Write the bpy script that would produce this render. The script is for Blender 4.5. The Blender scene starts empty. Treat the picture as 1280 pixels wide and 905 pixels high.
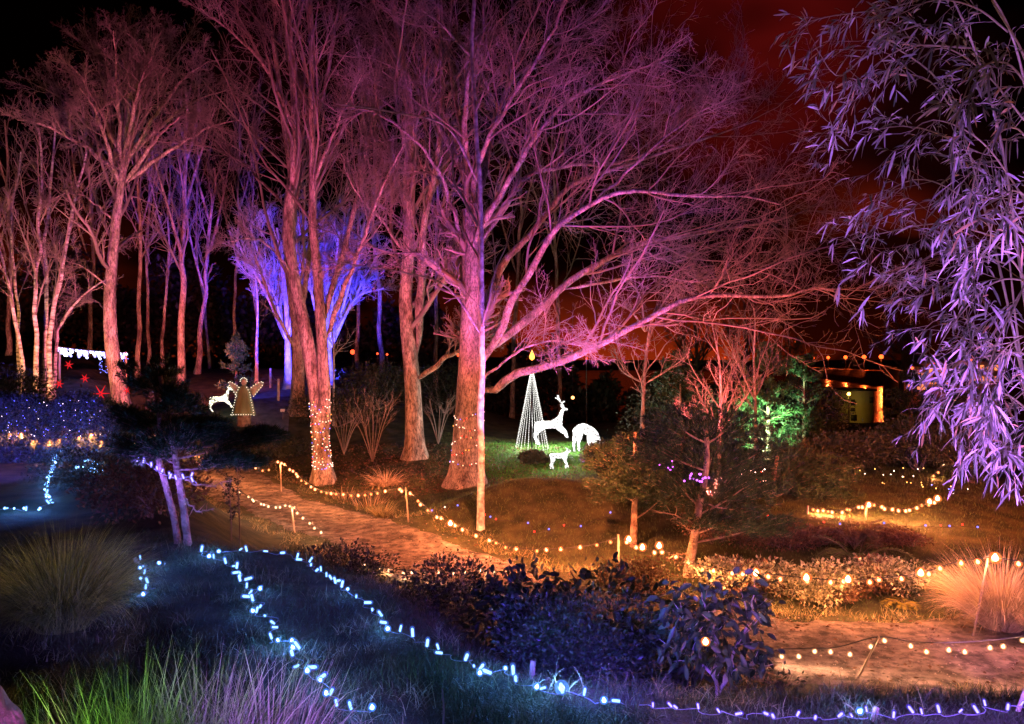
import bpy, bmesh, math, random
import numpy as np
from mathutils import Vector

SC = bpy.context.scene
COL = SC.collection
CAMZ, FPX, CX, CY = 4.2, 1000.0, 640.0, 452.5

# ------------------------------------------------------------------ camera, sky, exposure
cam_d = bpy.data.cameras.new('camera'); cam = bpy.data.objects.new('camera', cam_d); COL.objects.link(cam)
cam.location = (0, 0, CAMZ); cam.rotation_euler = (math.radians(90), 0, 0)
cam_d.sensor_width = 36; cam_d.lens = 36 * FPX / 1280
cam_d.clip_start = 0.05; cam_d.clip_end = 6000
SC.camera = cam

SC.view_settings.view_transform = 'Standard'; SC.view_settings.look = 'None'
SC.view_settings.exposure = 0.0; SC.view_settings.gamma = 1
SC.cycles.use_denoising = True
SC.cycles.max_bounces = 4; SC.cycles.diffuse_bounces = 2; SC.cycles.glossy_bounces = 2
SC.cycles.transmission_bounces = 2; SC.cycles.transparent_max_bounces = 8
SC.cycles.sample_clamp_indirect = 2.0
SC.cycles.use_light_tree = True
SC.cycles.caustics_reflective = False; SC.cycles.caustics_refractive = False

world = bpy.data.worlds.new('World'); SC.world = world; world.use_nodes = True
def build_sky():
    nt = world.node_tree; N = nt.nodes; L = nt.links; N.clear()
    out = N.new('ShaderNodeOutputWorld'); bg = N.new('ShaderNodeBackground')
    tc = N.new('ShaderNodeTexCoord'); sep = N.new('ShaderNodeSeparateXYZ')
    L.new(tc.outputs['Generated'], sep.inputs[0])
    ramp = N.new('ShaderNodeValToRGB'); e = ramp.color_ramp.elements
    e[0].position = 0.0; e[0].color = (0.20, 0.019, 0.003, 1)
    e[1].position = 0.5; e[1].color = (0.004, 0.0005, 0.0007, 1)
    m = e.new(0.07); m.color = (0.060, 0.006, 0.002, 1)
    m = e.new(0.18); m.color = (0.0065, 0.0006, 0.0007, 1)
    L.new(sep.outputs['Z'], ramp.inputs[0])
    nz = N.new('ShaderNodeTexNoise'); nz.inputs['Scale'].default_value = 3.1; nz.inputs['Detail'].default_value = 3
    mp = N.new('ShaderNodeMapping'); mp.inputs['Scale'].default_value = (1, 1, 2.2); mp.inputs['Location'].default_value = (0.35, 0.0, 0.55)
    L.new(tc.outputs['Generated'], mp.inputs[0]); L.new(mp.outputs[0], nz.inputs['Vector'])
    cr = N.new('ShaderNodeValToRGB'); c = cr.color_ramp.elements
    c[0].position = 0.44; c[0].color = (0.06, 0.05, 0.05, 1); c[1].position = 0.62; c[1].color = (1.25, 1.05, 1.0, 1)
    L.new(nz.outputs['Fac'], cr.inputs[0])
    mul = N.new('ShaderNodeMixRGB'); mul.blend_type = 'MULTIPLY'; mul.inputs[0].default_value = 1
    L.new(cr.outputs[0], mul.inputs[2])
    nv = N.new('ShaderNodeVectorMath'); nv.operation = 'NORMALIZE'; L.new(tc.outputs['Generated'], nv.inputs[0])
    acc = ramp
    for d, w, c in (((0.26, 0.90, 0.35), 0.984, (0.050, 0.0018, 0.0014, 1)), ((0.37, 0.92, 0.06), 0.984, (0.12, 0.010, 0.002, 1))):
        q = math.sqrt(sum(t * t for t in d)); dt = N.new('ShaderNodeVectorMath'); dt.operation = 'DOT_PRODUCT'; dt.inputs[1].default_value = tuple(t / q for t in d); L.new(nv.outputs[0], dt.inputs[0])
        mr = N.new('ShaderNodeMapRange'); mr.interpolation_type = 'SMOOTHSTEP'; mr.inputs['From Min'].default_value = w; mr.inputs['From Max'].default_value = 1.0; L.new(dt.outputs['Value'], mr.inputs['Value'])
        ad = N.new('ShaderNodeMixRGB'); ad.blend_type = 'ADD'; ad.inputs[2].default_value = c; L.new(mr.outputs[0], ad.inputs[0]); L.new(acc.outputs[0], ad.inputs[1]); acc = ad
    L.new(acc.outputs[0], mul.inputs[1]); L.new(mul.outputs[0], bg.inputs['Color']); bg.inputs['Strength'].default_value = 1.0
    L.new(bg.outputs[0], out.inputs['Surface'])
build_sky()

rng = np.random.default_rng(11)
random.seed(11)

def spot(name, loc, target, color, watts, angle=60, blend=0.6, radius=0.12):
    d = bpy.data.lights.new(name, 'SPOT'); o = bpy.data.objects.new(name, d); COL.objects.link(o)
    o.location = loc
    o.rotation_euler = (Vector(target) - Vector(loc)).to_track_quat('-Z', 'Y').to_euler()
    d.color = color; d.energy = watts; d.spot_size = math.radians(angle); d.spot_blend = blend
    d.shadow_soft_size = radius
    return o

# coloured garden floodlights and added fill spots (string bulbs have point lamps beside them)
spot('flood_pink_trees', (-5.2, 18.4, 1.2), (-7.4, 27, 9.0), (1.0, 0.17, 0.40), 7500, 74)
spot('flood_violet_beech', (0.9, 17.6, 0.8), (0.7, 25, 12.0), (0.36, 0.09, 1.0), 6600, 74)
spot('flood_violet_slender', (-0.2, 15.4, 0.5), (-0.75, 19, 6.0), (0.34, 0.18, 1.0), 150, 38)
spot('flood_red_crown', (4.8, 19.4, 0.9), (4.4, 25.5, 11.0), (1.0, 0.13, 0.17), 6800, 96)
spot('flood_red_top', (-2.2, 18.6, 0.6), (-1.0, 26, 13.5), (1.0, 0.10, 0.18), 5400, 76)
spot('flood_orange_trunks', (-4.0, 23.4, 0.9), (-4.6, 29, 2.6), (1.0, 0.24, 0.10), 800, 115)
spot('fill_red_verge', (-3.0, 23.6, 2.8), (-4.2, 26.5, 0.6), (1.0, 0.20, 0.11), 520, 125)  # unseen fill, added for the orange-red ambient of the middle ground
spot('flood_pink_left', (-12.6, 26.5, 2.4), (-15.2, 32, 8.0), (1.0, 0.15, 0.34), 5600, 98)
spot('flood_amber_birches', (-16.0, 25.0, 2.2), (-18.3, 30.5, 6.2), (1.0, 0.40, 0.13), 4200, 90)
spot('flood_red_wood', (-14.6, 32.0, 2.6), (-17, 43, 7.5), (1.0, 0.15, 0.11), 6000, 92)
spot('flood_blue_tree', (-8.4, 34.4, 2.6), (-9.6, 38.8, 6.4), (0.04, 0.035, 1.0), 30000, 74)
spot('flood_white_tree', (-10.4, 36.4, 2.6), (-9.9, 38.5, 5.6), (0.30, 0.30, 1.0), 3000, 60)
spot('flood_green_conifer', (8.1, 25.3, 1.1), (8.5, 27.2, 1.9), (0.50, 1.0, 0.52), 6000, 60)
spot('flood_violet_bamboo', (1.3, 1.6, 2.4), (3.6, 5.4, 4.0), (0.40, 0.12, 1.0), 4000, 80)
spot('flood_violet_spray', (2.3, 2.6, 2.3), (3.3, 4.3, 3.5), (0.32, 0.12, 1.0), 420, 70)
spot('flood_white_bamboo', (3.9, 1.0, 2.6), (3.6, 4.6, 5.4), (1.0, 0.30, 0.42), 260, 85)
spot('flood_green_grass', (-3.6, 3.2, 2.7), (-2.1, 4.1, 2.2), (0.32, 1.0, 0.14), 400, 44)
spot('flood_violet_grass', (-0.2, 3.2, 2.7), (-1.2, 4.7, 2.0), (0.26, 0.09, 1.0), 900, 50)
spot('flood_magenta_stone', (-1.6, 2.2, 2.7), (-2.4, 3.1, 2.6), (1.0, 0.14, 0.85), 480, 45)
spot('flood_blue_shrub', (0.5, 5.4, 2.3), (0.9, 7.6, 1.6), (0.12, 0.04, 1.0), 330, 95)
spot('fill_bronze_tussock', (-3.4, 8.9, 4.2), (-4.1, 7.4, 2.6), (1.0, 0.55, 0.14), 240, 46)  # unseen fill, added to warm the dark tussock from above
spot('flood_blue_tussock', (-2.9, 6.0, 2.1), (-4.0, 7.2, 2.2), (0.16, 0.14, 1.0), 60, 60)
spot('flood_red_understorey', (1.0, 11.2, 3.6), (-2.6, 11.2, 1.0), (1.0, 0.13, 0.10), 70, 90)
spot('fill_violet_bank', (-0.2, 7.4, 3.6), (-1.2, 8.6, 1.5), (0.14, 0.05, 1.0), 190, 95)  # unseen fill, added to carry the LEDs' violet spill further over the bank
spot('flood_violet_tussock', (5.4, 9.6, 0.6), (7.9, 12.9, 0.7), (0.45, 0.15, 1.0), 300, 55)
spot('flood_blue_pine', (-3.3, 9.3, 2.2), (-4.3, 10.5, 2.6), (0.18, 0.16, 1.0), 60, 90)
spot('flood_blue_hedge', (-9.5, 14.5, 2.4), (-12.4, 20.0, 3.3), (0.10, 0.06, 1.0), 4200, 58)
spot('flood_amber_path', (-2.2, 22.6, 3.4), (-5.6, 22.0, 0.0), (1.0, 0.40, 0.40), 190, 120)
spot('flood_amber_border', (7.2, 11.6, 3.4), (5.4, 12.6, 0.0), (1.0, 0.29, 0.25), 1400, 140)
spot('fill_amber_mound', (0.4, 14.8, 3.4), (0.4, 20.0, 0.4), (1.0, 0.21, 0.08), 6800, 120)  # unseen fill hung over the path, added to brighten the mound
spot('fill_red_shrubs', (9.5, 16.0, 3.6), (9.0, 22.0, 0.8), (1.0, 0.17, 0.06), 3600, 130)  # added fill without a fixture, reddens the dark shrubs
spot('fill_red_pines', (4.4, 12.8, 3.4), (3.4, 16.4, 1.8), (1.0, 0.26, 0.11), 380, 120)  # added fill without a fixture, lifts the pines out of black

# ------------------------------------------------------------------ helpers
def sm(a, b, x):
    t = np.clip((np.asarray(x, float) - a) / (b - a), 0, 1); return t * t * (3 - 2 * t)
def nrm(v):
    return v / np.maximum(np.linalg.norm(v, axis=-1, keepdims=True), 1e-9)

PATH = np.array([(-13.0, 32.0), (-11.0, 29.2), (-8.0, 25.0), (-4.25, 20.3), (-1.9, 17.1), (0.2, 14.7), (2.2, 12.7), (4.1, 11.7), (6.5, 11.55), (10, 12), (15, 13.4), (24, 17)])
PLAT = np.array([(-4.0, 10.35), (-3.0, 10.3), (-1.96, 9.35), (-1.23, 7.75), (-0.53, 6.7), (0, 6.2), (0.36, 6.05), (0.8, 5.85), (1.4, 5.75), (3.6, 5.8), (8, 6.2), (60, 8), (60, -40), (-160, -40), (-160, 62), (-32, 60), (-14.5, 27.0), (-11.3, 22.5), (-8.4, 18.3), (-6.3, 14)])

def seg_dist(x, y, pts, closed):
    """distance to a polyline and the side of its nearest segment"""
    best = np.full(x.shape, 1e9); side = np.ones(x.shape)
    n = len(pts)
    for i in range(n if closed else n - 1):
        a = pts[i]; b = pts[(i + 1) % n]; d = b - a
        t = np.clip(((x - a[0]) * d[0] + (y - a[1]) * d[1]) / (d @ d), 0, 1)
        ex = x - a[0] - t * d[0]; ey = y - a[1] - t * d[1]
        dd = np.hypot(ex, ey); m = dd < best
        best = np.where(m, dd, best); side = np.where(m, np.sign(d[0] * (y - a[1]) - d[1] * (x - a[0])), side)
    return best, side
def inside(x, y, pts):
    c = np.zeros(x.shape, bool); n = len(pts)
    for i in range(n):
        a = pts[i]; b = pts[(i + 1) % n]
        if a[1] == b[1]: continue
        c ^= ((a[1] > y) != (b[1] > y)) & (x < (b[0] - a[0]) * (y - a[1]) / (b[1] - a[1]) + a[0])
    return c
def height(x, y):
    x = np.asarray(x, float); y = np.asarray(y, float)
    x, y = np.broadcast_arrays(x, y)
    d, s = seg_dist(x, y, PATH, False); d = d * s
    far = 0.9 * sm(1.3, 9.5, d) + 0.88 * np.exp(-(((x - 0.5) / 2.7) ** 2 + ((y - 20.7) / 1.7) ** 2))
    e, _ = seg_dist(x, y, PLAT, True); e = np.where(inside(x, y, PLAT), e, -e)
    plat = 1.75 * sm(-3.0, 0.15, e)
    hill = 3.0 * sm(24, 48, y) * sm(2, -9, x)
    drop = -(5.2 + 0) * sm(40, 88, y) * sm(-30, 4, x) - 4.5 * sm(60, 140, y) * sm(4, -30, x)
    drop = drop + 1.15 * np.exp(-(((x + 11.4) / 3.2) ** 2 + ((y - 34.0) / 3.6) ** 2))
    shore = 11.0 * sm(640, 900, y)
    n = 0.035 * np.sin(x * 1.3 + 0.7 * y) + 0.03 * np.sin(2.1 * y - 0.9 * x + 1.3) + 0.015 * np.sin(4.3 * x + 1.1) * np.sin(3.7 * y)
    n = n * sm(0.6, 2.2, np.abs(d))
    return np.maximum(far, plat) + hill + drop + shore + n
def gz(x, y): return float(height(np.array([x]), np.array([y]))[0])
def W(px, py, Y): return np.array([(px - CX) / FPX * Y, Y, CAMZ - (py - CY) / FPX * Y])
def onG(px, Y, dz=0.0):
    x = (px - CX) / FPX * Y; return np.array([x, Y, gz(x, Y) + dz])
_ys = np.concatenate([np.arange(2.5, 40, 0.02), np.arange(40, 140, 0.1)])
def G(px, py, dz=0.0):
    """where a sight line meets the ground (used to read the layout of the garden off its plan)"""
    X = (px - CX) / FPX * _ys; Z = CAMZ - (py - CY) / FPX * _ys
    h = height(X, _ys) + dz; i = np.argmax(Z < h)
    return np.array([X[i], _ys[i], h[i]])

class MB:
    def __init__(s): s.v = []; s.f = {}; s.n = 0
    def add(s, V, F):
        V = np.asarray(V, float).reshape(-1, 3)
        for f in (F if isinstance(F, list) else [F]):
            f = np.asarray(f, int)
            if f.size: s.f.setdefault(f.shape[1], []).append(f + s.n)
        s.v.append(V); s.n += len(V); return s
    def mesh(s, name, mat, smooth=True):
        me = bpy.data.meshes.new(name); V = np.concatenate(s.v)
        me.vertices.add(len(V)); me.vertices.foreach_set('co', V.ravel())
        loops = []; starts = []; tot = []; o = 0
        for k, fs in s.f.items():
            F = np.concatenate(fs); loops.append(F.ravel()); starts.append(o + np.arange(len(F)) * k); tot.append(np.full(len(F), k)); o += F.size
        loops = np.concatenate(loops); starts = np.concatenate(starts); tot = np.concatenate(tot)
        me.loops.add(len(loops)); me.loops.foreach_set('vertex_index', loops)
        me.polygons.add(len(starts)); me.polygons.foreach_set('loop_start', starts); me.polygons.foreach_set('loop_total', tot)
        if smooth: me.polygons.foreach_set('use_smooth', np.ones(len(starts), bool))
        me.update(calc_edges=True); me.validate()
        if mat: me.materials.append(mat)
        return me
    def build(s, name, mat, parent=None, smooth=True):
        o = bpy.data.objects.new(name, s.mesh(name, mat, smooth)); COL.objects.link(o)
        if parent:
            o.parent = parent; o.matrix_parent_inverse = parent.matrix_basis.inverted()
        return o

def tag(o, label=None, cat=None, group=None, kind=None):
    if label: o['label'] = label
    if cat: o['category'] = cat
    if group: o['group'] = group
    if kind: o['kind'] = kind
    return o
def thing(name, label, cat, loc, group=None):
    o = bpy.data.objects.new(name, None); o.empty_display_size = 0.2; COL.objects.link(o)
    o.location = tuple(loc); o.matrix_basis  # identity rotation: children keep world coordinates
    return tag(o, label, cat, group)
def child(name, me, parent, loc, rot=(0, 0, 0)):
    o = bpy.data.objects.new(name, me); COL.objects.link(o); o.parent = parent
    o.location = tuple(np.asarray(loc) - np.array(parent.location)); o.rotation_euler = rot
    return o
def build(mb, name, mat, parent, smooth=True):
    """mesh in world coordinates, moved into its parent's frame"""
    o = mb.build(name, mat, None, smooth)
    o.parent = parent; o.location = -Vector(parent.location)
    return o

def spline(pts, K):
    P = np.asarray(pts, float)
    if len(P) == 2: t = np.linspace(0, 1, K)[:, None]; return P[0] * (1 - t) + P[1] * t
    d = np.r_[0, np.cumsum(np.linalg.norm(np.diff(P, axis=0), axis=1))]
    E = np.vstack([2 * P[0] - P[1], P, 2 * P[-1] - P[-2]])
    out = []
    for q in np.linspace(0, d[-1], K):
        i = min(np.searchsorted(d, q, side='right') - 1, len(P) - 2); t = (q - d[i]) / (d[i + 1] - d[i] + 1e-9)
        a, b, c, e = E[i], E[i + 1], E[i + 2], E[i + 3]
        out.append(0.5 * ((2 * b) + (c - a) * t + (2 * a - 5 * b + 4 * c - e) * t * t + (3 * b - a - 3 * c + e) * t ** 3))
    return np.array(out)

def tubes(P, R, S, caps=False):
    P = np.asarray(P, float); R = np.asarray(R, float)
    if P.ndim == 2: P = P[None]; R = R[None]
    N, K, _ = P.shape
    T = nrm(np.gradient(P, axis=1))
    ref = np.where(np.abs(T[..., 2:3]) > 0.9, np.array([1.0, 0, 0]), np.array([0, 0, 1.0]))
    ref = np.where((np.abs(T[:, :, 2]).mean(axis=1) > 0.75)[:, None, None], np.array([1.0, 0.2, 0]), np.array([0.1, 0.1, 1.0]))
    A = nrm(np.cross(T, ref)); B = np.cross(T, A)
    th = np.linspace(0, 2 * math.pi, S, endpoint=False)
    ring = P[:, :, None, :] + R[:, :, None, None] * (np.cos(th)[None, None, :, None] * A[:, :, None, :] + np.sin(th)[None, None, :, None] * B[:, :, None, :])
    V = ring.reshape(-1, 3)
    idx = np.arange(N * K * S).reshape(N, K, S)
    a = idx[:, :-1, :]; b = np.roll(a, -1, axis=2); c = idx[:, 1:, :]; d = np.roll(c, -1, axis=2)
    F = [np.stack([a, c, d, b], axis=-1).reshape(-1, 4)]
    if caps:
        F.append(idx[:, 0, :].reshape(N, S)); F.append(idx[:, -1, ::-1].reshape(N, S))
    return V, F

def grow(P, R, n, t0, t1, ang, ratio, K, up=0.1, wig=0.12, rr=0.6, rmin=0.004, tipr=0.4, shrink=0.55):
    N, K0, _ = P.shape
    L = np.linalg.norm(np.diff(P, axis=1), axis=2).sum(1)
    P = np.repeat(P, n, 0); R = np.repeat(R, n, 0); L = np.repeat(L, n)
    t = t0 + (t1 - t0) * (np.tile(np.arange(n), N) + rng.random(N * n)) / n
    u = t * (K0 - 1); i = np.minimum(u.astype(int), K0 - 2); f = (u - i)[:, None]; r_ = np.arange(len(t))
    pos = P[r_, i] * (1 - f) + P[r_, i + 1] * f; tan = nrm(P[r_, i + 1] - P[r_, i])
    rad = R[r_, i] * (1 - f[:, 0]) + R[r_, i + 1] * f[:, 0]
    q = nrm(np.cross(tan, rng.normal(size=tan.shape)))
    a = np.radians(ang[0] + (ang[1] - ang[0]) * rng.random(len(t)))[:, None]
    d = nrm(np.cos(a) * tan + np.sin(a) * q + np.array([0, 0, up]))
    ln = L * ratio * (1 - shrink * t) * (0.6 + 0.75 * rng.random(len(t)))
    st = (ln / (K - 1))[:, None]
    out = np.empty((len(t), K, 3)); out[:, 0] = pos
    for k in range(1, K):
        d = nrm(d + wig * rng.normal(size=d.shape) + np.array([0, 0, up * 0.5])); out[:, k] = out[:, k - 1] + d * st
    r0 = np.maximum(rad * rr, rmin)
    Rr = r0[:, None] * np.linspace(1, tipr, K)[None]
    return out, np.maximum(Rr, rmin * 0.7)

# ------------------------------------------------------------------ materials
def mat_new(name):
    m = bpy.data.materials.new(name); m.use_nodes = True; nt = m.node_tree
    return m, nt, nt.nodes['Principled BSDF']
def noisy(name, c1, c2, scale=6.0, rough=0.9, bump=0.0, bscale=None, detail=5, stretch=None, obj=False, spec=0.3, c3=None, speck=0):
    m, nt, b = mat_new(name); N = nt.nodes; L = nt.links
    tc = N.new('ShaderNodeTexCoord'); mp = N.new('ShaderNodeMapping')
    if stretch: mp.inputs['Scale'].default_value = stretch
    L.new(tc.outputs['Object'], mp.inputs[0])
    n = N.new('ShaderNodeTexNoise'); n.inputs['Scale'].default_value = scale; n.inputs['Detail'].default_value = detail
    L.new(mp.outputs[0], n.inputs['Vector'])
    r = N.new('ShaderNodeValToRGB'); e = r.color_ramp.elements
    e[0].position = 0.34; e[0].color = (*c1, 1); e[1].position = 0.66; e[1].color = (*c2, 1)
    if c3: q = e.new(0.5); q.color = (*c3, 1)
    L.new(n.outputs['Fac'], r.inputs[0]); last = r.outputs[0]
    if speck:
        for sc_, lo, p0, p1_ in ((speck, .30, .40, .56), (speck * .22, .45, .36, .50)):
            n3 = N.new('ShaderNodeTexNoise'); n3.inputs['Scale'].default_value = sc_; n3.inputs['Detail'].default_value = 9; n3.inputs['Roughness'].default_value = .7; L.new(mp.outputs[0], n3.inputs['Vector'])
            r3 = N.new('ShaderNodeValToRGB'); r3.color_ramp.elements[0].position = p0; r3.color_ramp.elements[0].color = (lo, lo, lo, 1); r3.color_ramp.elements[1].position = p1_; r3.color_ramp.elements[1].color = (1, 1, 1, 1); L.new(n3.outputs['Fac'], r3.inputs[0])
            mm = N.new('ShaderNodeMixRGB'); mm.blend_type = 'MULTIPLY'; mm.inputs[0].default_value = 1; L.new(last, mm.inputs[1]); L.new(r3.outputs[0], mm.inputs[2]); last = mm.outputs[0]
    L.new(last, b.inputs['Base Color'])
    b.inputs['Roughness'].default_value = rough; b.inputs['Specular IOR Level'].default_value = spec
    if bump:
        n2 = N.new('ShaderNodeTexNoise'); n2.inputs['Scale'].default_value = bscale or scale * 4; n2.inputs['Detail'].default_value = 6
        L.new(mp.outputs[0], n2.inputs['Vector'])
        bp = N.new('ShaderNodeBump'); bp.inputs['Strength'].default_value = bump; bp.inputs['Distance'].default_value = 0.09
        L.new(n2.outputs['Fac'], bp.inputs['Height']); L.new(bp.outputs[0], b.inputs['Normal'])
    return m
def leafy(name, c1, c2, scale=3.0, rough=0.55, trans=0.25, island=True):
    m, nt, b = mat_new(name); N = nt.nodes; L = nt.links
    g = N.new('ShaderNodeNewGeometry'); r = N.new('ShaderNodeValToRGB'); e = r.color_ramp.elements
    e[0].color = (*c1, 1); e[1].color = (*c2, 1)
    L.new(g.outputs['Random Per Island'], r.inputs[0]); L.new(r.outputs[0], b.inputs['Base Color'])
    b.inputs['Roughness'].default_value = rough; b.inputs['Specular IOR Level'].default_value = 0.35
    if trans:
        t = N.new('ShaderNodeBsdfTranslucent'); L.new(r.outputs[0], t.inputs['Color'])
        mx = N.new('ShaderNodeMixShader'); mx.inputs[0].default_value = trans
        L.new(b.outputs[0], mx.inputs[1]); L.new(t.outputs[0], mx.inputs[2]); L.new(mx.outputs[0], N['Material Output'].inputs['Surface'])
    return m
def glow(name, col, strength):
    m = bpy.data.materials.new(name); m.use_nodes = True; nt = m.node_tree; nt.nodes.clear()
    o = nt.nodes.new('ShaderNodeOutputMaterial'); e = nt.nodes.new('ShaderNodeEmission')
    e.inputs['Color'].default_value = (*col, 1); e.inputs['Strength'].default_value = strength
    nt.links.new(e.outputs[0], o.inputs['Surface']); return m
def plain(name, col, rough=0.6, metal=0.0):
    m, nt, b = mat_new(name); b.inputs['Base Color'].default_value = (*col, 1)
    b.inputs['Roughness'].default_value = rough; b.inputs['Metallic'].default_value = metal
    n = nt.nodes.new('ShaderNodeTexNoise'); n.inputs['Scale'].default_value = 30
    mr = nt.nodes.new('ShaderNodeMapRange'); mr.inputs['To Min'].default_value = rough * 0.8; mr.inputs['To Max'].default_value = min(1, rough * 1.2)
    nt.links.new(n.outputs['Fac'], mr.inputs['Value']); nt.links.new(mr.outputs[0], b.inputs['Roughness']); return m

BARK = noisy('bark_beech', (0.16, 0.13, 0.115), (0.50, 0.43, 0.38), 3.2, 0.85, 1.0, 11, stretch=(1, 1, 0.35), detail=8, speck=26)
BARK2 = noisy('bark_sycamore', (0.18, 0.13, 0.10), (0.56, 0.46, 0.37), 4.5, 0.9, 1.0, 13, stretch=(1, 1, 0.3), detail=8, speck=22)
BIRCH = noisy('bark_birch', (0.10, 0.08, 0.07), (0.62, 0.58, 0.52), 5.0, 0.7, 0.3, 20, stretch=(0.6, 0.6, 2.2))
TWIG = noisy('twig_bark', (0.10, 0.08, 0.065), (0.25, 0.205, 0.175), 0.8, 0.85)
TWIG_DARK = noisy('dark_twig_bark', (0.03, 0.025, 0.02), (0.07, 0.05, 0.04), 0.8, 0.9)
PINEBARK = noisy('bark_pine', (0.16, 0.10, 0.07), (0.38, 0.27, 0.19), 7, 0.9, 0.8, 25)
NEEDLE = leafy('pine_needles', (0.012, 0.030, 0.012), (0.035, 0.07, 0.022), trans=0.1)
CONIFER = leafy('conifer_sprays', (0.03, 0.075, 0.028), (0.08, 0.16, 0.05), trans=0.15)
DARKLEAF = leafy('dark_shrub_leaves', (0.020, 0.028, 0.018), (0.06, 0.07, 0.04), rough=0.5, trans=0.12)
HEDGELEAF = leafy('hedge_leaves', (0.025, 0.045, 0.03), (0.09, 0.12, 0.08), rough=0.35, trans=0.1)
CAMELLIA = leafy('camellia_leaves', (0.012, 0.028, 0.013), (0.06, 0.09, 0.045), rough=0.45, trans=0.12)
PALELEAF = leafy('variegated_leaves', (0.07, 0.08, 0.035), (0.52, 0.50, 0.32), trans=0.25)
YELLOWFERN = leafy('yellow_fern', (0.22, 0.22, 0.03), (0.42, 0.38, 0.06), trans=0.3)
FERN = leafy('green_fern', (0.05, 0.09, 0.03), (0.14, 0.18, 0.06), trans=0.3)
BROWNLEAF = leafy('russet_leaves', (0.06, 0.035, 0.02), (0.16, 0.09, 0.05), trans=0.2)
BAMBOO = leafy('bamboo_leaves', (0.05, 0.09, 0.03), (0.46, 0.48, 0.34), rough=0.38, trans=0.22)
BAMBOO_OLD = leafy('dry_bamboo_leaves', (0.28, 0.20, 0.06), (0.45, 0.34, 0.12), rough=0.6, trans=0.3)
CULM = noisy('bamboo_culm', (0.12, 0.14, 0.05), (0.25, 0.26, 0.10), 3, 0.4)
STRAW = leafy('tussock_blades', (0.05, 0.05, 0.02), (0.48, 0.42, 0.22), trans=0.2)
OLIVE = leafy('olive_tussock_blades', (0.025, 0.045, 0.010), (0.30, 0.36, 0.09), trans=0.2)
REDSTRAW = leafy('red_tussock_blades', (0.22, 0.15, 0.08), (0.62, 0.50, 0.32), trans=0.2)
GRASS = leafy('grass_blades', (0.012, 0.030, 0.010), (0.075, 0.115, 0.04), trans=0.2)
LAWN = leafy('lawn_blades', (0.04, 0.085, 0.02), (0.14, 0.19, 0.055), trans=0.15)
CABLE = plain('dark_cable', (0.015, 0.015, 0.02), 0.5)
PALECABLE = plain('clear_cable', (0.16, 0.18, 0.21), 0.4)
STAKE = noisy('weathered_stake', (0.22, 0.17, 0.12), (0.42, 0.35, 0.27), 8, 0.8, 0.3, 30, stretch=(1, 1, 0.2))
METAL = plain('dark_metal', (0.05, 0.05, 0.055), 0.4, 0.8)

WARM = glow('warm_bulb', (1.0, 0.42, 0.17), 9)
WARM_DIM = glow('warm_bulb_dim', (1.0, 0.36, 0.12), 5)
WARM_HOT = glow('warm_bulb_bright', (1.0, 0.48, 0.20), 26)
SOFT = glow('soft_white_bulb', (1.0, 0.62, 0.32), 6)
COOL = glow('cool_led', (0.24, 0.55, 1.0), 4.5)
COOL_HOT = glow('cool_led_bright', (0.30, 0.66, 1.0), 14)
VIOLED = glow('violet_led', (0.36, 0.32, 1.0), 3.6)
RED = glow('red_bulb', (1.0, 0.05, 0.03), 3.0)
BLUE = glow('blue_bulb', (0.12, 0.16, 1.0), 3.0)
YEL = glow('yellow_bulb', (1.0, 0.50, 0.10), 3.2)
WHI = glow('white_bulb', (1.0, 0.72, 0.55), 3.2)
PUR = glow('purple_bulb', (0.62, 0.12, 1.0), 4.0)
WHI_F = glow('white_fairy', (1.0, 0.75, 0.6), 9); YEL_F = glow('amber_fairy', (1.0, 0.42, 0.10), 9); BLUE_F = glow('blue_fairy', (0.16, 0.18, 1.0), 8); RED_F = glow('red_fairy', (1.0, 0.05, 0.03), 8)
# ------------------------------------------------------------------ the ground, path, water
def axis(lo, hi, step, far_lo, far_hi, g=1.22):
    a = list(np.arange(lo, hi + 1e-6, step)); s = step
    while a[-1] < far_hi: s *= g; a.append(a[-1] + s)
    s = step
    while a[0] > far_lo: s *= g; a.insert(0, a[0] - s)
    return np.array(a)
def make_ground():
    xs = axis(-14, 14, 0.2, -2500, 2500); ys = axis(2, 36, 0.2, -30, 3000)
    X, Y = np.meshgrid(xs, ys); Z = height(X.ravel(), Y.ravel()).reshape(X.shape)
    V = np.stack([X, Y, Z], -1).reshape(-1, 3); n, m = X.shape
    I = np.arange(n * m).reshape(n, m)
    F = np.stack([I[:-1, :-1], I[:-1, 1:], I[1:, 1:], I[1:, :-1]], -1).reshape(-1, 4)
    g = noisy('lawn_soil', (0.018, 0.030, 0.010), (0.075, 0.078, 0.030), 2.2, 0.95, 1.0, 55, detail=9, c3=(0.045, 0.048, 0.02))
    o = MB().add(V, F).build('ground', g); tag(o, kind='structure')
make_ground()
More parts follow.
